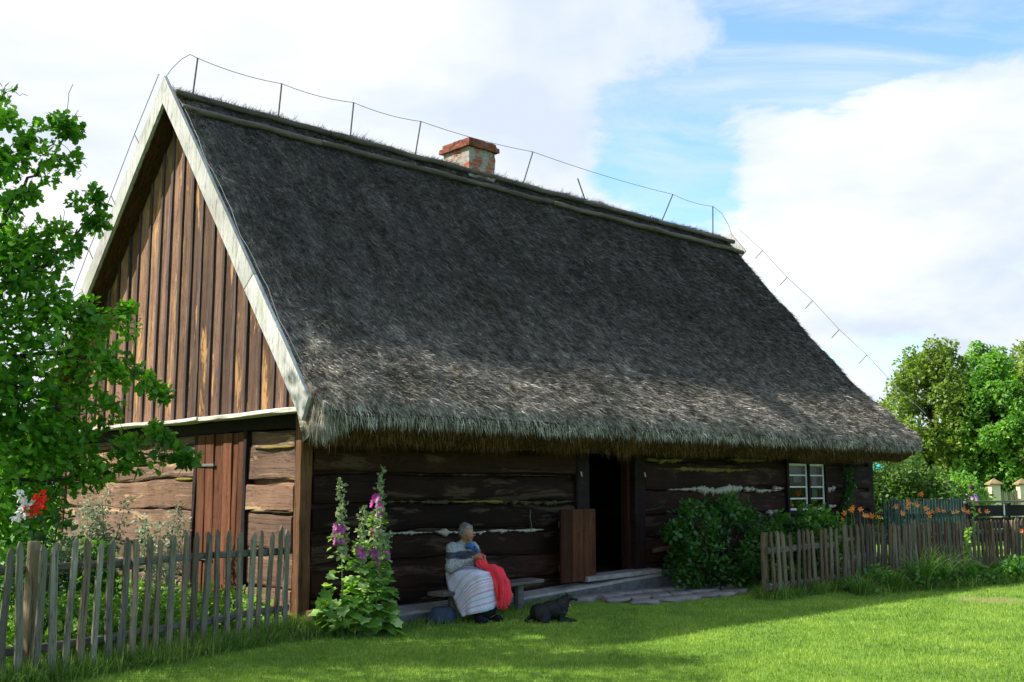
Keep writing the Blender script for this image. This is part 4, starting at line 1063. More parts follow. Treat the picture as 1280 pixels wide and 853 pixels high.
# tall grass at the foot of the fences
def tall(name, centers, per_, sp, h0, h1, w, lab, mat='tallgrass', lean=1.0):
    centers = np.asarray(centers, float); n = len(centers)*per_; c = np.repeat(centers, per_, 0)+rng.normal(0, sp, (n, 2))
    P_ = np.stack([c[:, 0], c[:, 1], np.array([ground_h(a, b) for a, b in c])-.005], 1)
    return blades(name, P_, rng.uniform(h0, h1, n), w, lean, M[mat], rng.beta(2, 2.5, n), bend=True, label=lab, cat='grass', kind='stuff')
cs = []
for j in range(420):
    q = rng.uniform(0, 1); cs.append((-4.6+q*2.35, 8.2+q*4.0+rng.normal(0, .13)))
for j in range(130): q = rng.uniform(0, 1); cs.append((-2.75+q*.9, 11.75+q*.55+rng.normal(0, .14)))
tall('tall_grass', cs, 24, .07, .10, .30, .006, 'long unmown grass along the foot of the left fence')
cs = []
for j in range(330):
    q = rng.uniform(0, 1); cs.append((3.7+q*1.5+rng.normal(0, .05), 15.8+q*1.5+rng.normal(0, .1)))
for j in range(900):
    q = rng.uniform(0, 1); cs.append((5.3+q*7.2+rng.normal(0, .1), 16.95+q*5.1-.35*math.sin(q*3)+rng.normal(0, .16)))
tall('tall_grass', cs, 20, .08, .08, .28, .009, 'long dark grass along the foot of the lily fence')
cs = [W(rng.uniform(.4, 4.6), rng.uniform(.1, .5))[:2] for j in range(240)]
tall('tall_grass', cs, 14, .06, .05, .13, .006, 'uncut grass fringe along the cottage wall under the bench')

C_ = []
for j in range(330):
    q = rng.uniform(0, 1); x = 5.35+q*6.5+rng.normal(0, .08); y = 16.95+q*4.6-.35*math.sin(q*3)+rng.normal(0, .14); C_.append((x, y, rng.uniform(.04, .16+.30*max(0, .4+noise.noise((x*1.5, y, 3))))))
clump_leaves('border_plants', C_, rng.uniform(.08, .15, len(C_)), 22, .075, OVAL, M['bushbright'], None, shell=.1, label='low dark green border plants growing along the foot of the lily fence', cat='plants', kind='stuff')

# ------------------------------------------------------------------ hollyhocks
M['hollyleaf'] = leafmat('hollyhock_leaves', [(.09,.21,.03), (.15,.31,.05), (.25,.42,.10), (.40,.55,.22)], .55, .35, .35, (1.4, 1.6, .5), pos=2)
M['hollybud'] = leafmat('hollyhock_buds', [(.2,.28,.12), (.34,.40,.22)], .6, .2, .3, (1.1, 1.2, .7))
M['pink'] = leafmat('purple_pink_petals', [(.34,.06,.26), (.50,.12,.38), (.66,.28,.52)], .5, .2, .4, (1.3, .8, 1.3))
M['stemgreen'] = plain('green_stem', (.10,.16,.05), .7, .2, 30, .2)
def hollyhock(a, b, H_, lean, flowers, lab, leafn, top=.35):
    x, y = W(a-.17, b-.05)[:2]; e = empty('hollyhock', (x, y, 0), 0, label=lab, cat='hollyhock', group='hollyhocks at the cottage corner')
    def at(z): return np.array([lean*(z/H_)**1.5, 0, z])
    mb = MB(); mb.tube([tuple(at(H_*i/10)) for i in range(11)], [.014-.001*i for i in range(11)], 6); mb.build('stem', M['stemgreen'], e)
    n = leafn; z = rng.uniform(.05, 1, n)**1.15*H_*.72; an = rng.uniform(0, 2*np.pi, n); ext = (.04+.20*(1-z/(H_*.85)))*rng.uniform(.4, 1.2, n)
    base = np.array([at(q) for q in z]); out = np.stack([np.cos(an), np.sin(an), np.zeros(n)], 1); P_ = base+out*ext[:, None]+np.array([0, 0, .03])
    D = out+np.array([0, 0, -.35])+rand_unit(n)*.35; N = np.array([0, 0, 1.])+rand_unit(n)*.45+out*.3
    sz = np.clip(.155*(1.1-z/H_), .06, .16)*rng.uniform(.75, 1.2, n)
    link('foliage', leaves('foliage', P_, D, N, sz, ROUND, rng.uniform(0, 1, n), .3), M['hollyleaf'], e)
    # buds and small calyx leaves up the spike
    zs = np.linspace(H_*.5, H_, 34); C_ = [at(q)+np.append(rng.normal(0, .022+.012*(H_-q), 2), 0) for q in zs]
    m = len(zs)*7; idx = np.repeat(np.arange(len(zs)), 7); P_ = np.array(C_)[idx]+rng.normal(0, .012, (m, 3)); s_ = (.036+.04*(H_-zs[idx])/H_*2)
    link('buds', leaves('buds', P_, rand_unit(m)+[0, 0, .4], rand_unit(m), s_, OVAL, rng.uniform(0, 1, m)), M['hollybud'], e)
    for (z, an) in flowers:
        c = at(z)+np.array([math.cos(an)*.06, math.sin(an)*.06, 0]); n = 9; t_ = np.linspace(0, 2*np.pi, n, endpoint=False)
        f = np.array([math.cos(an), math.sin(an), .15]); u = np.cross(f, [0, 0, 1.]); u /= np.linalg.norm(u); v = np.cross(u, f)
        D = np.outer(np.cos(t_), u)+np.outer(np.sin(t_), v)+f*.5; N = np.tile(-f, (n, 1))+rng.normal(0, .1, (n, 3))
        link('flower', leaves('flower', np.tile(c, (n, 1)), D, N, .060*rng.uniform(.9, 1.1, n), ROUND, rng.uniform(0, 1, n), .3), M['pink'], e)
F = -math.pi/2
hollyhock(1.02, .22, 1.86, .14, [(1.52, F-.3), (1.42, F+.4), (1.45, F-1.2), (1.12, F), (1.16, F+.9), (1.33, F+.6)], 'tallest hollyhock spike, leaning right', 95)
hollyhock(.66, .18, 1.72, -.07, [(1.13, F-.5), (1.06, F), (1.18, F+.3), (1.04, F-1.2), (1.2, F-.9)], 'slim left hollyhock spike nearest the corner post', 62)
hollyhock(.84, .12, 1.42, .02, [(.94, F-.2), (.89, F+.3)], 'shorter hollyhock between the two tall spikes', 85)
hollyhock(1.02, .06, 1.40, .0, [(.86, F+.2), (.78, F), (.92, F-.6)], 'leafy front hollyhock with low pink blooms', 90)
hollyhock(1.14, .26, 1.12, .16, [(.86, F+.5)], 'low hollyhock spreading to the right with one bloom', 95)
# a loose broad leaf over the stump
x, y = W(.36, .30)[:2]; e = empty('burdock', (x, y, 0), 0, label='small broad leaved weed beside the stump', cat='plant')
P_ = np.array([[0, 0, .33], [.02, 0, .40], [.05, 0, .34], [-.03, -.02, .36]]); link('foliage', leaves('foliage', P_, np.array([[-.6, 0, .2], [.2, 0, .8], [.8, 0, .1], [-.3, -.3, .6]]), np.tile([.1, -1, .4], (4, 1)), np.array([.12, .12, .13, .1]), ROUND, rng.uniform(.3, .9, 4)), M['hollyleaf'], e)
mb = MB(); mb.tube([(0, 0, 0), (.01, 0, .36)], .006, 5); mb.build('stem', M['stemgreen'], e)

# ------------------------------------------------------------------ daylilies
M['lily'] = leafmat('orange_lily_petals', [(.70,.15,.03), (.85,.30,.08), (.85,.45,.15)], .5, .2, .35, (1.2, .9, .6))
M['lilyleaf'] = leafmat('lily_leaves', [(.035,.10,.015), (.07,.16,.03), (.14,.24,.05), (.35,.30,.08)], .5, .3, .35, (1.3, 1.5, .5))
def strap(P0, ang, L, w, curve):
    """an arching strap leaf as a list of quads"""
    out = []; prev = None; n = 6
    d = np.array([math.cos(ang), math.sin(ang), 0]); s = np.array([-d[1], d[0], 0])*w/2
    for i in range(n+1):
        q = i/n; p = np.array(P0)+d*L*curve*(q**1.6)+np.array([0, 0, L*(q-curve*.75*q*q*q)]); ww = s*(1-q**2*.95)
        if prev is not None: out.append([prev[0]-prev[1], prev[0]+prev[1], p+ww, p-ww])
        prev = (p, ww)
    return out
def daylily(x, y, h, stalks, lab, leafn=46, L=.55, face=None):
    e = empty('daylily', (x, y, ground_h(x, y)), 0, label=lab, cat='daylily', group='daylilies along the right picket fence')
    Q = []; vr = []
    for j in range(leafn):
        r = rng.uniform(0, .14); a = rng.uniform(0, 2*np.pi); v = rng.beta(1.5, 2.5)
        st_ = strap((r*math.cos(a), r*math.sin(a), 0), a+rng.normal(0, .5), L*rng.uniform(.7, 1.25), .016, rng.uniform(.35, .95)); Q += st_; vr += [v]*len(st_)
    link('leaves', np_mesh('leaves', np.array(Q).reshape(-1, 3), 4, vr), M['lilyleaf'], e)
    for (dx, dy, hh) in stalks:
        mb = MB(); mb.tube([(dx*.2, dy*.2, 0), (dx*.7, dy*.7, hh*.7), (dx, dy, hh)], [.007, .005, .004], 5); mb.build('stalk', M['stemgreen'], e)
        n = 7; f = np.array([rng.normal(0, .5), -1, rng.uniform(.1, .7)]); f /= np.linalg.norm(f); u = np.cross(f, [0, 0, 1.]); u /= np.linalg.norm(u); v = np.cross(u, f); t_ = np.linspace(0, 2*np.pi, 6, endpoint=False)
        D = np.outer(np.cos(t_), u)+np.outer(np.sin(t_), v)+f*.8; N = np.tile(-f, (6, 1))
        link('flower', leaves('flower', np.tile([dx, dy, hh], (6, 1)), D, N, .072*rng.uniform(.75, 1.15, 6)*rng.uniform(.75, 1.1), PETAL, rng.uniform(0, 1, 6), .3), M['lily'], e)
def fpos(px, dist): return (px-640)/1330*dist
lil = [(1052, 17.9, [(0,0,1.14),(.12,.05,1.20),(-.05,.1,1.05)], 'daylily left end of the row, beside the window'), (1068, 18.1, [(.02,0,1.20),(.1,0,1.10),(-.08,.05,1.24)], 'daylily with high blooms just right of the window vine'),
       (1085, 18.5, [(0,0,1.08),(.1,0,1.06),(-.1,0,1.09)], 'daylily with blooms level with the picket tips'), (1122, 19.1, [(-.1,0,1.24),(.06,0,1.22),(.12,0,1.30),(0,0,1.12)], 'daylily before the left end of the blue green fence'),
       (1146, 19.4, [(0,0,1.46),(.05,0,1.20),(-.1,0,1.26),(.12,0,1.12)], 'tallest daylily of the row'), (1158, 19.6, [(0,0,1.14),(.1,0,1.18),(-.06,0,1.06)], 'daylily just right of the tallest one'),
       (1180, 19.9, [(-.1,0,1.16),(.06,0,1.12)], 'daylily before the right end of the blue green fence'), (1196, 20.2, [(0,0,1.18),(-.12,0,1.14),(.1,0,1.14)], 'daylily under the far person'), (1222, 20.6, [(-.1,0,1.16),(.05,0,1.14)], 'daylily before the black board fence')]
for (px, dd, stk, lab) in lil: daylily(fpos(px, dd), dd, 1.1, stk, lab, 40, .7)
daylily(fpos(1267, 20.0), 20.0, .8, [(0, 0, .82), (.06, 0, .84)], 'daylily blooming low in front of the fence at the right edge', 20, .5)
for (px, dd, L, lab) in ((1105, 17.0, .55, 'strap leaved clump in front of the fence, left of the arching ones'), (1142, 17.45, .95, 'arching strap leaved clump in front of the fence'), (1168, 17.9, .9, 'second arching clump, with yellowing leaf tips'), (1066, 16.6, .45, 'small strap leaved clump by the gate post'), (1250, 19.4, .6, 'strap leaved clump near the right edge of the fence'), (1215, 19., .5, 'low strap leaved clump in deep grass')):
    daylily(fpos(px, dd), dd, .5, [], lab, 85, L)
# tall yellow green shoots
for (px, dd, h, lab) in ((1197, 18.6, .95, 'pale yellow green shoot standing before the fence'), (1207, 20.9, 1.36, 'yellow green shoot rising above the picket tips'), (1000, 17.6, 1.13, 'slim shoot with a reddish tip behind the gate')):
    e = empty('garden_shoot', (fpos(px, dd), dd, 0), 0, label=lab, cat='plant'); mb = MB(); mb.tube([(0, 0, 0), (.03, 0, h*.6), (.08, 0, h)], [.008, .006, .003], 5); mb.build('stem', M['stemgreen'], e)
    n = 50; q = rng.uniform(.35, 1, n); P_ = np.stack([.08*q**1.5, 0*q, h*q], 1); link('foliage', leaves('foliage', P_, rand_unit(n)+[0, 0, .6], rand_unit(n), .085, OVAL, rng.uniform(.5, 1, n)), M['weed'], e)

# ------------------------------------------------------------------ figures: voxel-joined bodies
def cone_between(bm, p0, p1, r0, r1, seg=14):
    p0, p1 = Vector(p0), Vector(p1); d = p1-p0; L = d.length
    rot = d.to_track_quat('Z', 'Y').to_matrix().to_4x4()
    if L > 1e-5: bmesh.ops.create_cone(bm, cap_ends=True, segments=seg, radius1=r0, radius2=r1, depth=L, matrix=Matrix.Translation((p0+p1)/2) @ rot)
    bmesh.ops.create_uvsphere(bm, u_segments=seg, v_segments=10, radius=r0, matrix=Matrix.Translation(p0)); bmesh.ops.create_uvsphere(bm, u_segments=seg, v_segments=10, radius=r1, matrix=Matrix.Translation(p1))
def ell(bm, c, r, rot=(0, 0, 0)):
    from mathutils import Euler
    bmesh.ops.create_uvsphere(bm, u_segments=18, v_segments=12, radius=1, matrix=Matrix.Translation(c) @ Euler([R(a) for a in rot]).to_matrix().to_4x4() @ Matrix.Diagonal((*r, 1)))
def fuse(name, parts, voxel, mat, parent=None, smooth_it=4, rough=0., **k):
    """parts: function(bm); union by voxel remesh, smoothed, baked to one continuous mesh"""
    bm = bmesh.new(); parts(bm); me = bpy.data.meshes.new('tmp'); bm.to_mesh(me); bm.free()
    o = bpy.data.objects.new('tmp', me); col.objects.link(o)
    r = o.modifiers.new('r', 'REMESH'); r.mode = 'VOXEL'; r.voxel_size = voxel
    s = o.modifiers.new('s', 'SMOOTH'); s.iterations = smooth_it; s.factor = .5
    dg = bpy.context.evaluated_depsgraph_get(); ev = o.evaluated_get(dg); m2 = bpy.data.meshes.new_from_object(ev)
    bpy.data.objects.remove(o); bpy.data.meshes.remove(me); m2.name = name
    if rough:
        for v in m2.vertices: v.co += v.normal*rough*noise.noise(v.co*28)+v.normal*rough*1.3*noise.noise(v.co*11)
    m2.materials.clear(); m2.shade_smooth(); return link(name, m2, mat, parent, **k)
M['skin'] = plain('tanned_skin', (.34,.16,.09), .55, .3, 30, .12, .1)
M['cardigan'] = None
m, nt, out = mat_new('grey_banded_cardigan'); t = NT(nt); co = t.objco(); sx = t.n('ShaderNodeSeparateXYZ'); t.l(co, sx.inputs[0])
nn_ = t.noise(co, 60, 3, .6); zz = t.math('ADD', sx.outputs[2], t.math('MULTIPLY', t.math('SUBTRACT', t.noise(co, 8, 2, .5), .5), .05))
base = t.ramp(nn_, [(.35, (.20,.21,.21)), (.65, (.40,.42,.42))])
c = t.mix(t.ramp(zz, [(.745, 0), (.755, 1), (.83, 1), (.84, 0)]), base, (.05,.055,.075))
c = t.mix(t.ramp(zz, [(.54, 1), (.58, 0)]), c, (.14,.15,.10)); t.bsdf(out, c, .9, .1, t.bump(nn_, .5, .01)); M['cardigan'] = m
M['hair'] = plain('grey_hair', (.16,.155,.15), .6, .3, 45, .6, .8)
M['black_cloth'] = plain('dark_navy_cloth', (.012,.014,.022), .9, .1, 20, .3)
M['red_cloth'] = plain('coral_red_cloth', (.75,.05,.07), .8, .1, 14, .1, .2)
M['blue_scarf'] = plain('blue_patterned_scarf', (.05,.12,.30), .8, .1, 60, .8, .3)
M['dogfur'] = plain('black_dog_fur', (.003,.0035,.005), .6, .3, 50, .5, .8, bd=.01)
wx, wy, _ = W(2.40, .36)
FA = math.atan2(-.725, .688)
wo = empty('person', (wx, wy, .02), FA, label='elderly woman seated on the bench sewing, in a striped apron and grey cardigan', cat='person')
def body(bm):
    ell(bm, (0, 0, .46), (.15, .19, .11)); ell(bm, (.0, 0, .60), (.125, .165, .13)); ell(bm, (.02, 0, .76), (.125, .175, .13)); ell(bm, (.02, 0, .86), (.095, .18, .08))
    cone_between(bm, (.035, 0, .90), (.085, 0, .985), .055, .048)
    ell(bm, (.105, 0, 1.055), (.092, .072, .105), (0, 22, 0)); ell(bm, (.165, 0, 1.015), (.045, .042, .055), (0, 20, 0))       # skull, jaw
    cone_between(bm, (.190, 0, 1.055), (.214, 0, 1.022), .010, .016); ell(bm, (.195, 0, .995), (.014, .026, .009)); ell(bm, (.178, 0, .972), (.022, .025, .02))
    for s in (-1, 1):
        ell(bm, (.175, s*.033, 1.028), (.02, .022, .018)); ell(bm, (.09, s*.075, 1.04), (.02, .012, .03)); ell(bm, (.180, s*.028, 1.068), (.014, .02, .008))
    for s in (-1, 1):
        sh = (.025, s*.165, .875); el_ = (.10, s*.245, .655); wr = (.305, s*.085, .765 if s < 0 else .75)
        cone_between(bm, sh, el_, .060, .045); cone_between(bm, el_, wr, .045, .026)
        hd = Vector(wr)+Vector((.055, -s*.028, .018)); ell(bm, tuple(hd), (.045, .022, .030), (0, -10, -s*25))
        for k in range(4):
            b0 = hd+Vector((.030, -s*.004, .022-.014*k)); b1 = b0+Vector((.022-.002*k, -s*.016, -.003)); b2 = b1+Vector((.002, -s*.020, -.012))
            cone_between(bm, b0, b1, .0085, .0078, 8); cone_between(bm, b1, b2, .0078, .0065, 8)
        b0 = hd+Vector((-.005, -s*.012, .028)); b1 = b0+Vector((.024, -s*.014, .012)); cone_between(bm, b0, b1, .010, .0075, 8)
    for s in (-1, 1):
        cone_between(bm, (.02, s*.095, .46), (.44, s*.11, .46), .085, .062); cone_between(bm, (.44, s*.11, .46), (.43, s*.10, .10), .058, .038); cone_between(bm, (.43, s*.10, .07), (.56, s*.12, .05), .04, .032)
fuse('body', body, .0075, M['skin'], wo, 3)
def card(bm):
    ell(bm, (-.005, 0, .55), (.165, .205, .11)); ell(bm, (.0, 0, .66), (.145, .19, .13)); ell(bm, (.02, 0, .78), (.14, .195, .12)); ell(bm, (.018, 0, .865), (.11, .165, .085))
    cone_between(bm, (.03, 0, .90), (.055, 0, .945), .072, .060)
    for s in (-1, 1):
        sh = (.025, s*.165, .875); el_ = (.10, s*.25, .65); wr = (.285, s*.10, .755)
        cone_between(bm, (.022, s*.160, .868), el_, .080, .068); cone_between(bm, el_, wr, .072, .042)
fuse('cardigan', card, .008, M['cardigan'], wo, 3, rough=.009)
def hairf(bm):
    ell(bm, (.085, 0, 1.092), (.100, .086, .090), (0, 22, 0)); ell(bm, (.15, 0, 1.125), (.05, .06, .035), (0, 40, 0)); ell(bm, (.02, 0, 1.075), (.05, .055, .05))
    for s in (-1, 1): ell(bm, (.075, s*.062, 1.05), (.045, .022, .045))
fuse('hair', hairf, .006, M['hair'], wo, 1, rough=.009)
mb = MB()
for s in (-1, 1):
    mb.tube([(.208+.002*math.cos(a), s*.032+.021*math.cos(a), 1.036+.016*math.sin(a)) for a in np.linspace(0, 2*math.pi, 13)], .0018, 4)
    mb.tube([(.207, s*.053, 1.04), (.10, s*.08, 1.055)], .0016, 4)
mb.tube([(.212, -.011, 1.038), (.212, .011, 1.038)], .0018, 4); mb.build('eyeglasses', M['wirelight'], wo)
M['lips'] = plain('lips', (.25,.07,.05), .6, .3)
fuse('eyes', lambda bm: (ell(bm, (.191, -.031, 1.040), (.008, .011, .006)), ell(bm, (.191, .031, 1.040), (.008, .011, .006))), .003, M['black_cloth'], wo, 1)
fuse('lips', lambda bm: ell(bm, (.206, 0, .993), (.006, .022, .007)), .003, M['lips'], wo, 1)
fuse('neck_scarf', lambda bm: (ell(bm, (.16, .0, .90), (.05, .06, .04)), ell(bm, (.225, .015, .87), (.042, .05, .032)), ell(bm, (.285, .03, .845), (.03, .03, .026))), .007, M['blue_scarf'], wo, 2, rough=.016)
# skirt and striped apron
def sheet(name, path, widths, mat, parent, nx=26, nfold=7, amp=.012, th=.006, skew=0., seed=0, offs=None, sub=6, drape=0.):
    P_, s, _ = arc(path, len(path)*sub); T = np.gradient(P_, axis=0); T /= np.linalg.norm(T, axis=1)[:, None]
    wq = np.interp(np.linspace(0, 1, len(P_)), np.linspace(0, 1, len(widths)), [w[0] for w in widths]); w2 = np.interp(np.linspace(0, 1, len(P_)), np.linspace(0, 1, len(widths)), [w[1] for w in widths])
    vs = []; uvv = []
    for i, ((f, z), tt) in enumerate(zip(P_, T)):
        nf, nz = -tt[1], tt[0]; q = i/(len(P_)-1)
        if nz < 0 and i < 3: nf, nz = -nf, -nz
        for j in range(nx):
            u = j/(nx-1); l = wq[i]+(w2[i]-wq[i])*u; edge = abs(u-.5)*2
            d = amp*(.4+q)*(.6*math.sin(u*nfold*2*math.pi+seed+q*2.5+2*noise.noise((u*2, q*3, seed)))+1.2*noise.noise((u*4, q*3.5, seed))+.5*noise.noise((u*9, q*8, seed)))
            sag = -.05*edge**3*(1-q)*(1 if offs is None else offs)
            if drape and u < .34:
                e_ = (.34-u)/.34; sag -= drape*e_**1.1*min(1, .25+1.6*q)*max(0, 1-max(0, q-.45)*3.2); l = wq[i]+(w2[i]-wq[i])*max(u, .13+.10*q) - .03*e_; f = f-.10*e_*max(0, q-.5)*2
            vs.append((f+nf*d, l, z+nz*d+sag)); uvv.append((u, s[i]))
    n = len(P_); fs = [(i*nx+j, i*nx+j+1, (i+1)*nx+j+1, (i+1)*nx+j) for i in range(n-1) for j in range(nx-1)]
    me = bpy.data.meshes.new(name); me.from_pydata(vs, [], fs)
    a_ = me.attributes.new('along', 'FLOAT', 'POINT'); a_.data.foreach_set('value', [q[1] for q in uvv])
    a_ = me.attributes.new('across', 'FLOAT', 'POINT'); a_.data.foreach_set('value', [q[0] for q in uvv])
    me.shade_smooth(); o = link(name, me, mat, parent); so = o.modifiers.new('solid', 'SOLIDIFY'); so.thickness = th; so.offset = 0; return o
m, nt, out = mat_new('striped_apron_cloth'); t = NT(nt)
al = t.n('ShaderNodeAttribute', attribute_name='along').outputs['Fac']; co = t.objco(); nn_ = t.noise(co, 70, 3, .6)
c = t.ramp(nn_, [(.3, (.42,.45,.56)), (.7, (.62,.65,.76))])
red = (.42,.10,.11); gry = (.30,.30,.24)
cur = c
stripes = [(.10,.018,red),(.135,.008,red),(.17,.012,gry),(.21,.02,red),(.25,.01,gry),(.50,.03,gry),(.63,.012,red),(.66,.03,gry),(.71,.016,red),(.745,.010,red),(.78,.026,(.5,.33,.28)),(.82,.014,red),(.86,.012,gry),(.90,.010,red)]
for (p_, w_, cc) in stripes:
    dd = t.math('ABSOLUTE', t.math('SUBTRACT', al, p_)); f_ = t.math('LESS_THAN', dd, w_*.5); cur = t.mix(t.math('MULTIPLY', f_, .55), cur, cc)
t.bsdf(out, cur, .9, .1, t.bump(nn_, .3, .004)); M['apron'] = m
def skirtf(bm):
    ell(bm, (-.03, 0, .50), (.17, .21, .12)); ell(bm, (-.02, 0, .42), (.16, .20, .06))
    for s in (-1, 1):
        cone_between(bm, (.02, s*.085, .46), (.46, s*.09, .465), .088, .07); cone_between(bm, (.46, s*.09, .45), (.46, s*.09, .14), .075, .08)
    cone_between(bm, (.10, 0, .46), (.46, 0, .46), .09, .08); cone_between(bm, (.47, 0, .45), (.46, 0, .14), .08, .09); cone_between(bm, (.05, -.10, .42), (.38, -.09, .34), .08, .08); cone_between(bm, (.36, -.09, .36), (.38, -.09, .16), .08, .08)
fuse('skirt', skirtf, .009, M['black_cloth'], wo, 4, rough=.01)
def cr(a, b, c, d, q): return .5*((2*b)+(c-a)*q+(2*a-5*b+4*c-d)*q*q+(3*b-a-3*c+d)*q**3)
def grid_cloth(name, rows, mat, parent, n=7, amp=.012, seed=0., th=.006, smax=.95):
    G = np.array(rows, float); G[..., 0] *= .93; G[..., 1] *= .88
    def ref(A):
        A = np.concatenate([[2*A[0]-A[1]], A, [2*A[-1]-A[-2]]]); out = []
        for i in range(1, len(A)-2):
            for k in range(n): out.append(cr(A[i-1], A[i], A[i+1], A[i+2], k/n))
        out.append(A[-2]); return np.array(out)
    G = ref(G); G = np.swapaxes(ref(np.swapaxes(G, 0, 1)), 0, 1); nr, nc = G.shape[:2]
    du = np.gradient(G, axis=0); dv = np.gradient(G, axis=1); N = np.cross(dv, du); N /= np.linalg.norm(N, axis=2)[..., None]+1e-9
    vs = []; al = []
    for i in range(nr):
        for j in range(nc):
            u, q = j/(nc-1), i/(nr-1); dd = amp*(.3+q)*(1.3*noise.noise((u*5, q*2.5, seed))+.8*noise.noise((u*11, q*4, seed))+.5*noise.noise((u*20, q*14, seed)))
            vs.append(tuple(G[i, j]+N[i, j]*dd)); al.append(q*smax)
    me = bpy.data.meshes.new(name); me.from_pydata(vs, [], [(i*nc+j, i*nc+j+1, (i+1)*nc+j+1, (i+1)*nc+j) for i in range(nr-1) for j in range(nc-1)])
    a_ = me.attributes.new('along', 'FLOAT', 'POINT'); a_.data.foreach_set('value', al); me.shade_smooth()
    o = link(name, me, mat, parent); so = o.modifiers.new('solid', 'SOLIDIFY'); so.thickness = th; so.offset = 0; return o
grid_cloth('apron', [
 [(-.06,-.23,.57),(.06,-.19,.625),(.14,-.06,.65),(.15,.05,.65),(.10,.15,.63)],
 [(.02,-.27,.47),(.16,-.235,.60),(.24,-.08,.62),(.24,.06,.62),(.22,.19,.61)],
 [(.10,-.29,.37),(.28,-.25,.585),(.38,-.1,.615),(.38,.06,.615),(.37,.21,.60)],
 [(.19,-.30,.27),(.40,-.26,.53),(.535,-.11,.60),(.54,.06,.60),(.52,.22,.585)],
 [(.27,-.30,.18),(.47,-.26,.38),(.615,-.11,.47),(.62,.06,.47),(.60,.23,.46)],
 [(.33,-.30,.07),(.48,-.27,.11),(.62,-.12,.15),(.63,.07,.19),(.61,.24,.22)]], M['apron'], wo, seed=1.3, amp=.02)
def shoes(bm):
    for s in (-1, 1): ell(bm, (.52, s*.12, .045), (.115, .05, .045)); ell(bm, (.44, s*.11, .07), (.05, .045, .06))
fuse('shoes', shoes, .008, M['black_cloth'], wo, 2)
# the red cloth she sews
rc = grid_cloth('red_cloth', [
 [(.37,-.05,.81),(.385,-.02,.82),(.385,.03,.815),(.37,.06,.80)],
 [(.37,-.07,.73),(.43,-.02,.75),(.42,.06,.74),(.36,.14,.72)],
 [(.40,-.06,.66),(.47,.02,.68),(.47,.10,.68),(.40,.20,.65)],
 [(.50,-.02,.635),(.55,.07,.65),(.56,.18,.65),(.50,.25,.61)],
 [(.61,.00,.56),(.66,.08,.59),(.67,.17,.585),(.63,.27,.54)],
 [(.645,.02,.42),(.70,.09,.44),(.71,.18,.43),(.68,.27,.40)],
 [(.645,.05,.28),(.69,.10,.29),(.70,.16,.28),(.68,.23,.27)],
 [(.64,.08,.17),(.67,.12,.16),(.67,.17,.17),(.67,.18,.19)]], M['red_cloth'], None, seed=4.4, amp=.05)
rc.location = wo.location; rc.rotation_euler = wo.rotation_euler
tag(rc, 'bright coral red cloth in the sewing woman\'s hands, draped over her knee', 'cloth')

# the dog
dgp = empty('dog', (.50, 13.20, ground_h(.5, 13.2)), R(8), label='black dog lying in the grass before the doorstep, head raised', cat='dog')
def dog(bm):
    ell(bm, (-.18, .0, .14), (.16, .14, .14)); ell(bm, (-.02, 0, .17), (.20, .125, .145)); ell(bm, (.10, 0, .21), (.12, .11, .15)); 
    cone_between(bm, (.12, 0, .25), (.20, 0, .345), .092, .060); ell(bm, (.225, 0, .355), (.062, .052, .052)); cone_between(bm, (.25, 0, .345), (.335, -.01, .325), .036, .022)
    for s in (-1, 1): cone_between(bm, (.205, s*.035, .385), (.185, s*.05, .435), .022, .006)
    ell(bm, (-.17, -.10, .10), (.12, .05, .095), (0, -15, 0)); cone_between(bm, (-.09, -.13, .07), (-.20, -.15, .03), .032, .022); cone_between(bm, (-.20, -.15, .03), (-.10, -.165, .022), .022, .018)
    for s in (-1, 1):
        cone_between(bm, (.13, s*.075, .13), (.09, s*.09, .04), .045, .032); cone_between(bm, (.09, s*.09, .035), (.27, s*.08, .025), .030, .022); ell(bm, (.29, s*.08, .024), (.035, .026, .02))
    cone_between(bm, (-.32, .0, .08), (-.40, -.06, .03), .03, .022); cone_between(bm, (-.40, -.06, .03), (-.36, -.17, .022), .022, .010)
fuse('body', dog, .009, M['dogfur'], dgp, 2, rough=.006)
M['fawn'] = plain('pale_fur', (.35,.30,.24), .7, .2)
mb = MB(); mb.tube([(.168+.085*math.cos(a)*.75-.02*0, .078*math.sin(a), .275-.055*math.cos(a)) for a in np.linspace(0, 2*math.pi, 17)], .010, 6); mb.build('collar', M['post'], dgp)
fuse('chest_blaze', lambda bm: ell(bm, (.225, -.0, .215), (.018, .03, .05), (0, 20, 0)), .006, M['fawn'], dgp, 1)

dgp.scale = (.86, .86, .80)
# far person behind the board fence
M['lilac'] = plain('lilac_top', (.50,.25,.62), .8, .1); M['darkhair'] = plain('dark_hair', (.03,.02,.015), .6, .3); M['denim'] = plain('dark_trousers', (.03,.035,.05), .9, .1)
fp = empty('person', (fpos(1208, 32.5), 32.5, 0), R(200), label='distant person in a lilac top walking behind the black board fence', cat='person')
def fbody(bm):
    ell(bm, (0, 0, 1.56), (.085, .075, .11)); cone_between(bm, (0, 0, 1.40), (0, 0, 1.50), .05, .045); ell(bm, (0, 0, 1.2), (.10, .16, .2)); ell(bm, (0, 0, .95), (.11, .16, .12)); ell(bm, (.085, 0, 1.54), (.015, .012, .02))
    for s in (-1, 1):
        cone_between(bm, (0, s*.09, .9), (.03*s, s*.09, .48), .08, .055); cone_between(bm, (.03*s, s*.09, .48), (.0, s*.09, .07), .052, .036); ell(bm, (.05, s*.09, .04), (.12, .04, .04))
        cone_between(bm, (0, s*.17, 1.36), (-.02, s*.22, 1.08), .045, .036); cone_between(bm, (-.02, s*.22, 1.08), (.08, s*.2, .86), .034, .024); ell(bm, (.1, s*.2, .81), (.03, .02, .05))
fuse('body', fbody, .015, M['skin'], fp, 2)
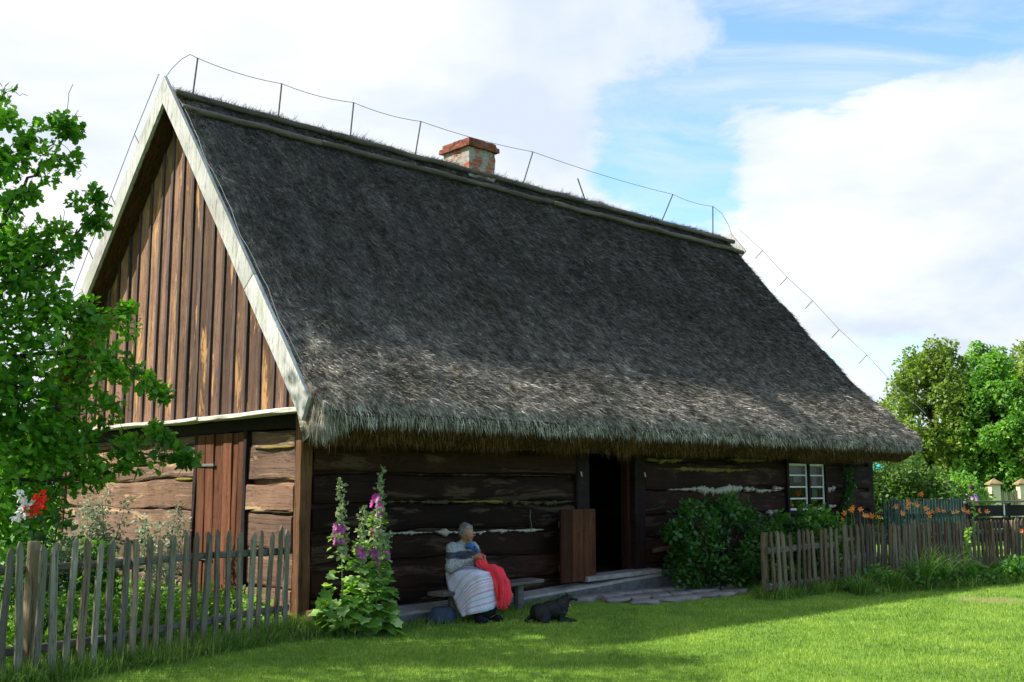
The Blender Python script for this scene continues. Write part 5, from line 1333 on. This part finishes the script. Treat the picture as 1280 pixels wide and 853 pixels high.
def ftop(bm):
    ell(bm, (0, 0, 1.22), (.125, .185, .20)); ell(bm, (0, 0, 1.0), (.125, .175, .12)); ell(bm, (0, 0, 1.36), (.08, .17, .07))
    for s in (-1, 1): cone_between(bm, (0, s*.17, 1.36), (-.01, s*.21, 1.18), .058, .05)
fuse('top', ftop, .015, M['lilac'], fp, 2)
def ftr(bm):
    ell(bm, (0, 0, .90), (.13, .18, .10))
    for s in (-1, 1): cone_between(bm, (0, s*.09, .88), (.03*s, s*.09, .48), .095, .07); cone_between(bm, (.03*s, s*.09, .48), (.0, s*.09, .12), .068, .055)
fuse('trousers', ftr, .015, M['denim'], fp, 2)
fuse('hair', lambda bm: (ell(bm, (-.015, 0, 1.60), (.10, .092, .105)), ell(bm, (-.06, 0, 1.52), (.05, .07, .08))), .012, M['darkhair'], fp, 2)

# teal parasol beyond the hedge
M['teal'] = plain('teal_canvas', (.02,.35,.42), .8, .1, 5, .1)
px_ = empty('parasol', (fpos(1093, 40), 40, 0), 0, label='teal parasol half hidden behind the end of the cottage', cat='parasol')
mb = MB(); n = 8; ring = [(.62*math.cos(2*math.pi*k/n), .62*math.sin(2*math.pi*k/n), 2.22) for k in range(n)]; low = [(p[0], p[1], 2.08) for p in ring]
mb.add(ring+low+[(0, 0, 2.52), (0, 0, 2.48)], [(k, (k+1) % n, 2*n) for k in range(n)]+[(n+k, n+(k+1) % n, (k+1) % n, k) for k in range(n)]+[((k+1) % n, k, 2*n+1) for k in range(n)]); mb.build('canopy', M['teal'], px_)
mb = MB(); mb.tube([(0, 0, 0), (0, 0, 2.5)], .025, 8); mb.build('pole', M['bench'], px_)

# ------------------------------------------------------------------ sky, sun, camera
SUN_H = (-1.0*UX+1.0*VX, -1.0*UY+1.0*VY); q = math.hypot(*SUN_H); SUN_H = (SUN_H[0]/q, SUN_H[1]/q); EL = R(40.8)
world = bpy.data.worlds.new('World'); scene.world = world; world.use_nodes = True
nt = world.node_tree; nt.nodes.clear(); t = NT(nt); out = t.n('ShaderNodeOutputWorld'); bg = t.n('ShaderNodeBackground'); t.l(bg.outputs[0], out.inputs[0])
sky = t.n('ShaderNodeTexSky', sky_type='NISHITA'); sky.sun_disc = False; sky.sun_elevation = EL; sky.sun_rotation = math.atan2(SUN_H[0], SUN_H[1]); sky.air_density = 1.0; sky.dust_density = .6; sky.ozone_density = 1.6
tc = t.n('ShaderNodeTexCoord'); d = tc.outputs['Generated']; sx = t.n('ShaderNodeSeparateXYZ'); t.l(d, sx.inputs[0])
zc = t.math('ADD', t.math('MAXIMUM', sx.outputs[2], 0.0), .22)
cv = t.n('ShaderNodeCombineXYZ'); t.l(t.math('DIVIDE', sx.outputs[0], zc), cv.inputs[0]); t.l(t.math('DIVIDE', sx.outputs[1], zc), cv.inputs[1])
n1 = t.noise(t.vmath('ADD', cv.outputs[0], (3.1, 1.7, 0)), 1.9, 10, .60, .35); n2 = t.noise(t.vmath('MULTIPLY', cv.outputs[0], (1.0, 1.7, 1)), 3.2, 6, .6, .5)
# directions where the cloud deck opens
def gap(dirv, lo, hi, amt):
    v = Vector(dirv).normalized(); dp = t.vmath('DOT_PRODUCT', d, tuple(v)); return t.math('MULTIPLY', t.ramp(dp, [(lo, 0), (hi, 1)]), amt)
def pdir(px, py):
    a = (px-640)/1330; b = -(py-426.5)/1330; p = R(7.77); return (a, math.cos(p)-b*math.sin(p), math.sin(p)+b*math.cos(p))
g1 = gap(pdir(890, 135), .9880, .9990, .20); g2 = gap(pdir(1080, 30), .990, .9995, .22); g3 = gap(pdir(825, 215), .9955, .9998, .16); g4 = gap(pdir(1180, -90), .980, .998, .2); g5 = gap(pdir(1090, 425), .9972, .9999, .12)
a1_ = gap(pdir(1090, 270), .984, .997, -.10); a2_ = gap(pdir(1270, 150), .988, .998, -.09); a3_ = gap(pdir(935, 35), .9965, .9998, -.16); a4_ = gap(pdir(700, 60), .985, .997, -.05)
dens = t.math('ADD', n1, t.math('MULTIPLY', t.math('SUBTRACT', n2, .5), .30))
left = t.math('MULTIPLY', t.math('MULTIPLY', sx.outputs[0], -1.0), .30)
dens = t.math('ADD', dens, t.math('ADD', left, .17))
back = t.math('MULTIPLY', t.ramp(t.math('MULTIPLY', sx.outputs[1], -1.0), [(.0, 0), (.35, 1)]), .22)  # unseen sky behind the camera cleared of cloud to weaken fill on the front wall
for g in (g1, g2, g3, g4, g5, back, a1_, a2_, a3_, a4_): dens = t.math('SUBTRACT', dens, g)
cloud = t.ramp(dens, [(.38, 0), (.43, .35), (.48, .8), (.56, 1)])
shade = t.ramp(t.noise(t.vmath('ADD', cv.outputs[0], (9.1, 4.7, 0)), 1.7, 5, .55, .2), [(.35, (1.06,1.06,1.06)), (.62, (.72,.80,.92))])
ci = t.noise(t.vmath('MULTIPLY', t.vmath('ADD', cv.outputs[0], (1.3, 8.2, 0)), (.8, 2.3, 1)), 2.1, 8, .62, .9)
cloud = t.math('MAXIMUM', cloud, t.ramp(ci, [(.46, 0), (.60, .3), (.72, .65)]))
ccol = t.mix(1.0, (4.95,5.0,5.1), shade, 'MULTIPLY')
skyc = t.mix(1.0, sky.outputs[0], (1.25,1.42,1.62), 'MULTIPLY')
fin = t.mix(cloud, skyc, ccol)
t.l(fin, bg.inputs[0]); bg.inputs[1].default_value = .10
sl = bpy.data.lights.new('sun', 'SUN'); sl.energy = 5.0; sl.angle = R(.53); sl.color = (1, .95, .86)
so = bpy.data.objects.new('sun', sl); col.objects.link(so)
dv = Vector((SUN_H[0]*math.cos(EL), SUN_H[1]*math.cos(EL), math.sin(EL))); so.rotation_euler = (-dv).to_track_quat('-Z', 'Y').to_euler()
cam = bpy.data.cameras.new('camera'); cam.sensor_width = 36; cam.lens = 1330/1280*36; cam.clip_end = 3000; cam.clip_start = .05
co_ = bpy.data.objects.new('camera', cam); col.objects.link(co_); co_.location = (0, 0, 1.65); co_.rotation_euler = (R(90+7.77), 0, 0); scene.camera = co_
scene.view_settings.view_transform = 'Standard'; scene.view_settings.look = 'None'; scene.view_settings.exposure = 1.1; scene.view_settings.gamma = 1
scene.render.engine = 'CYCLES'
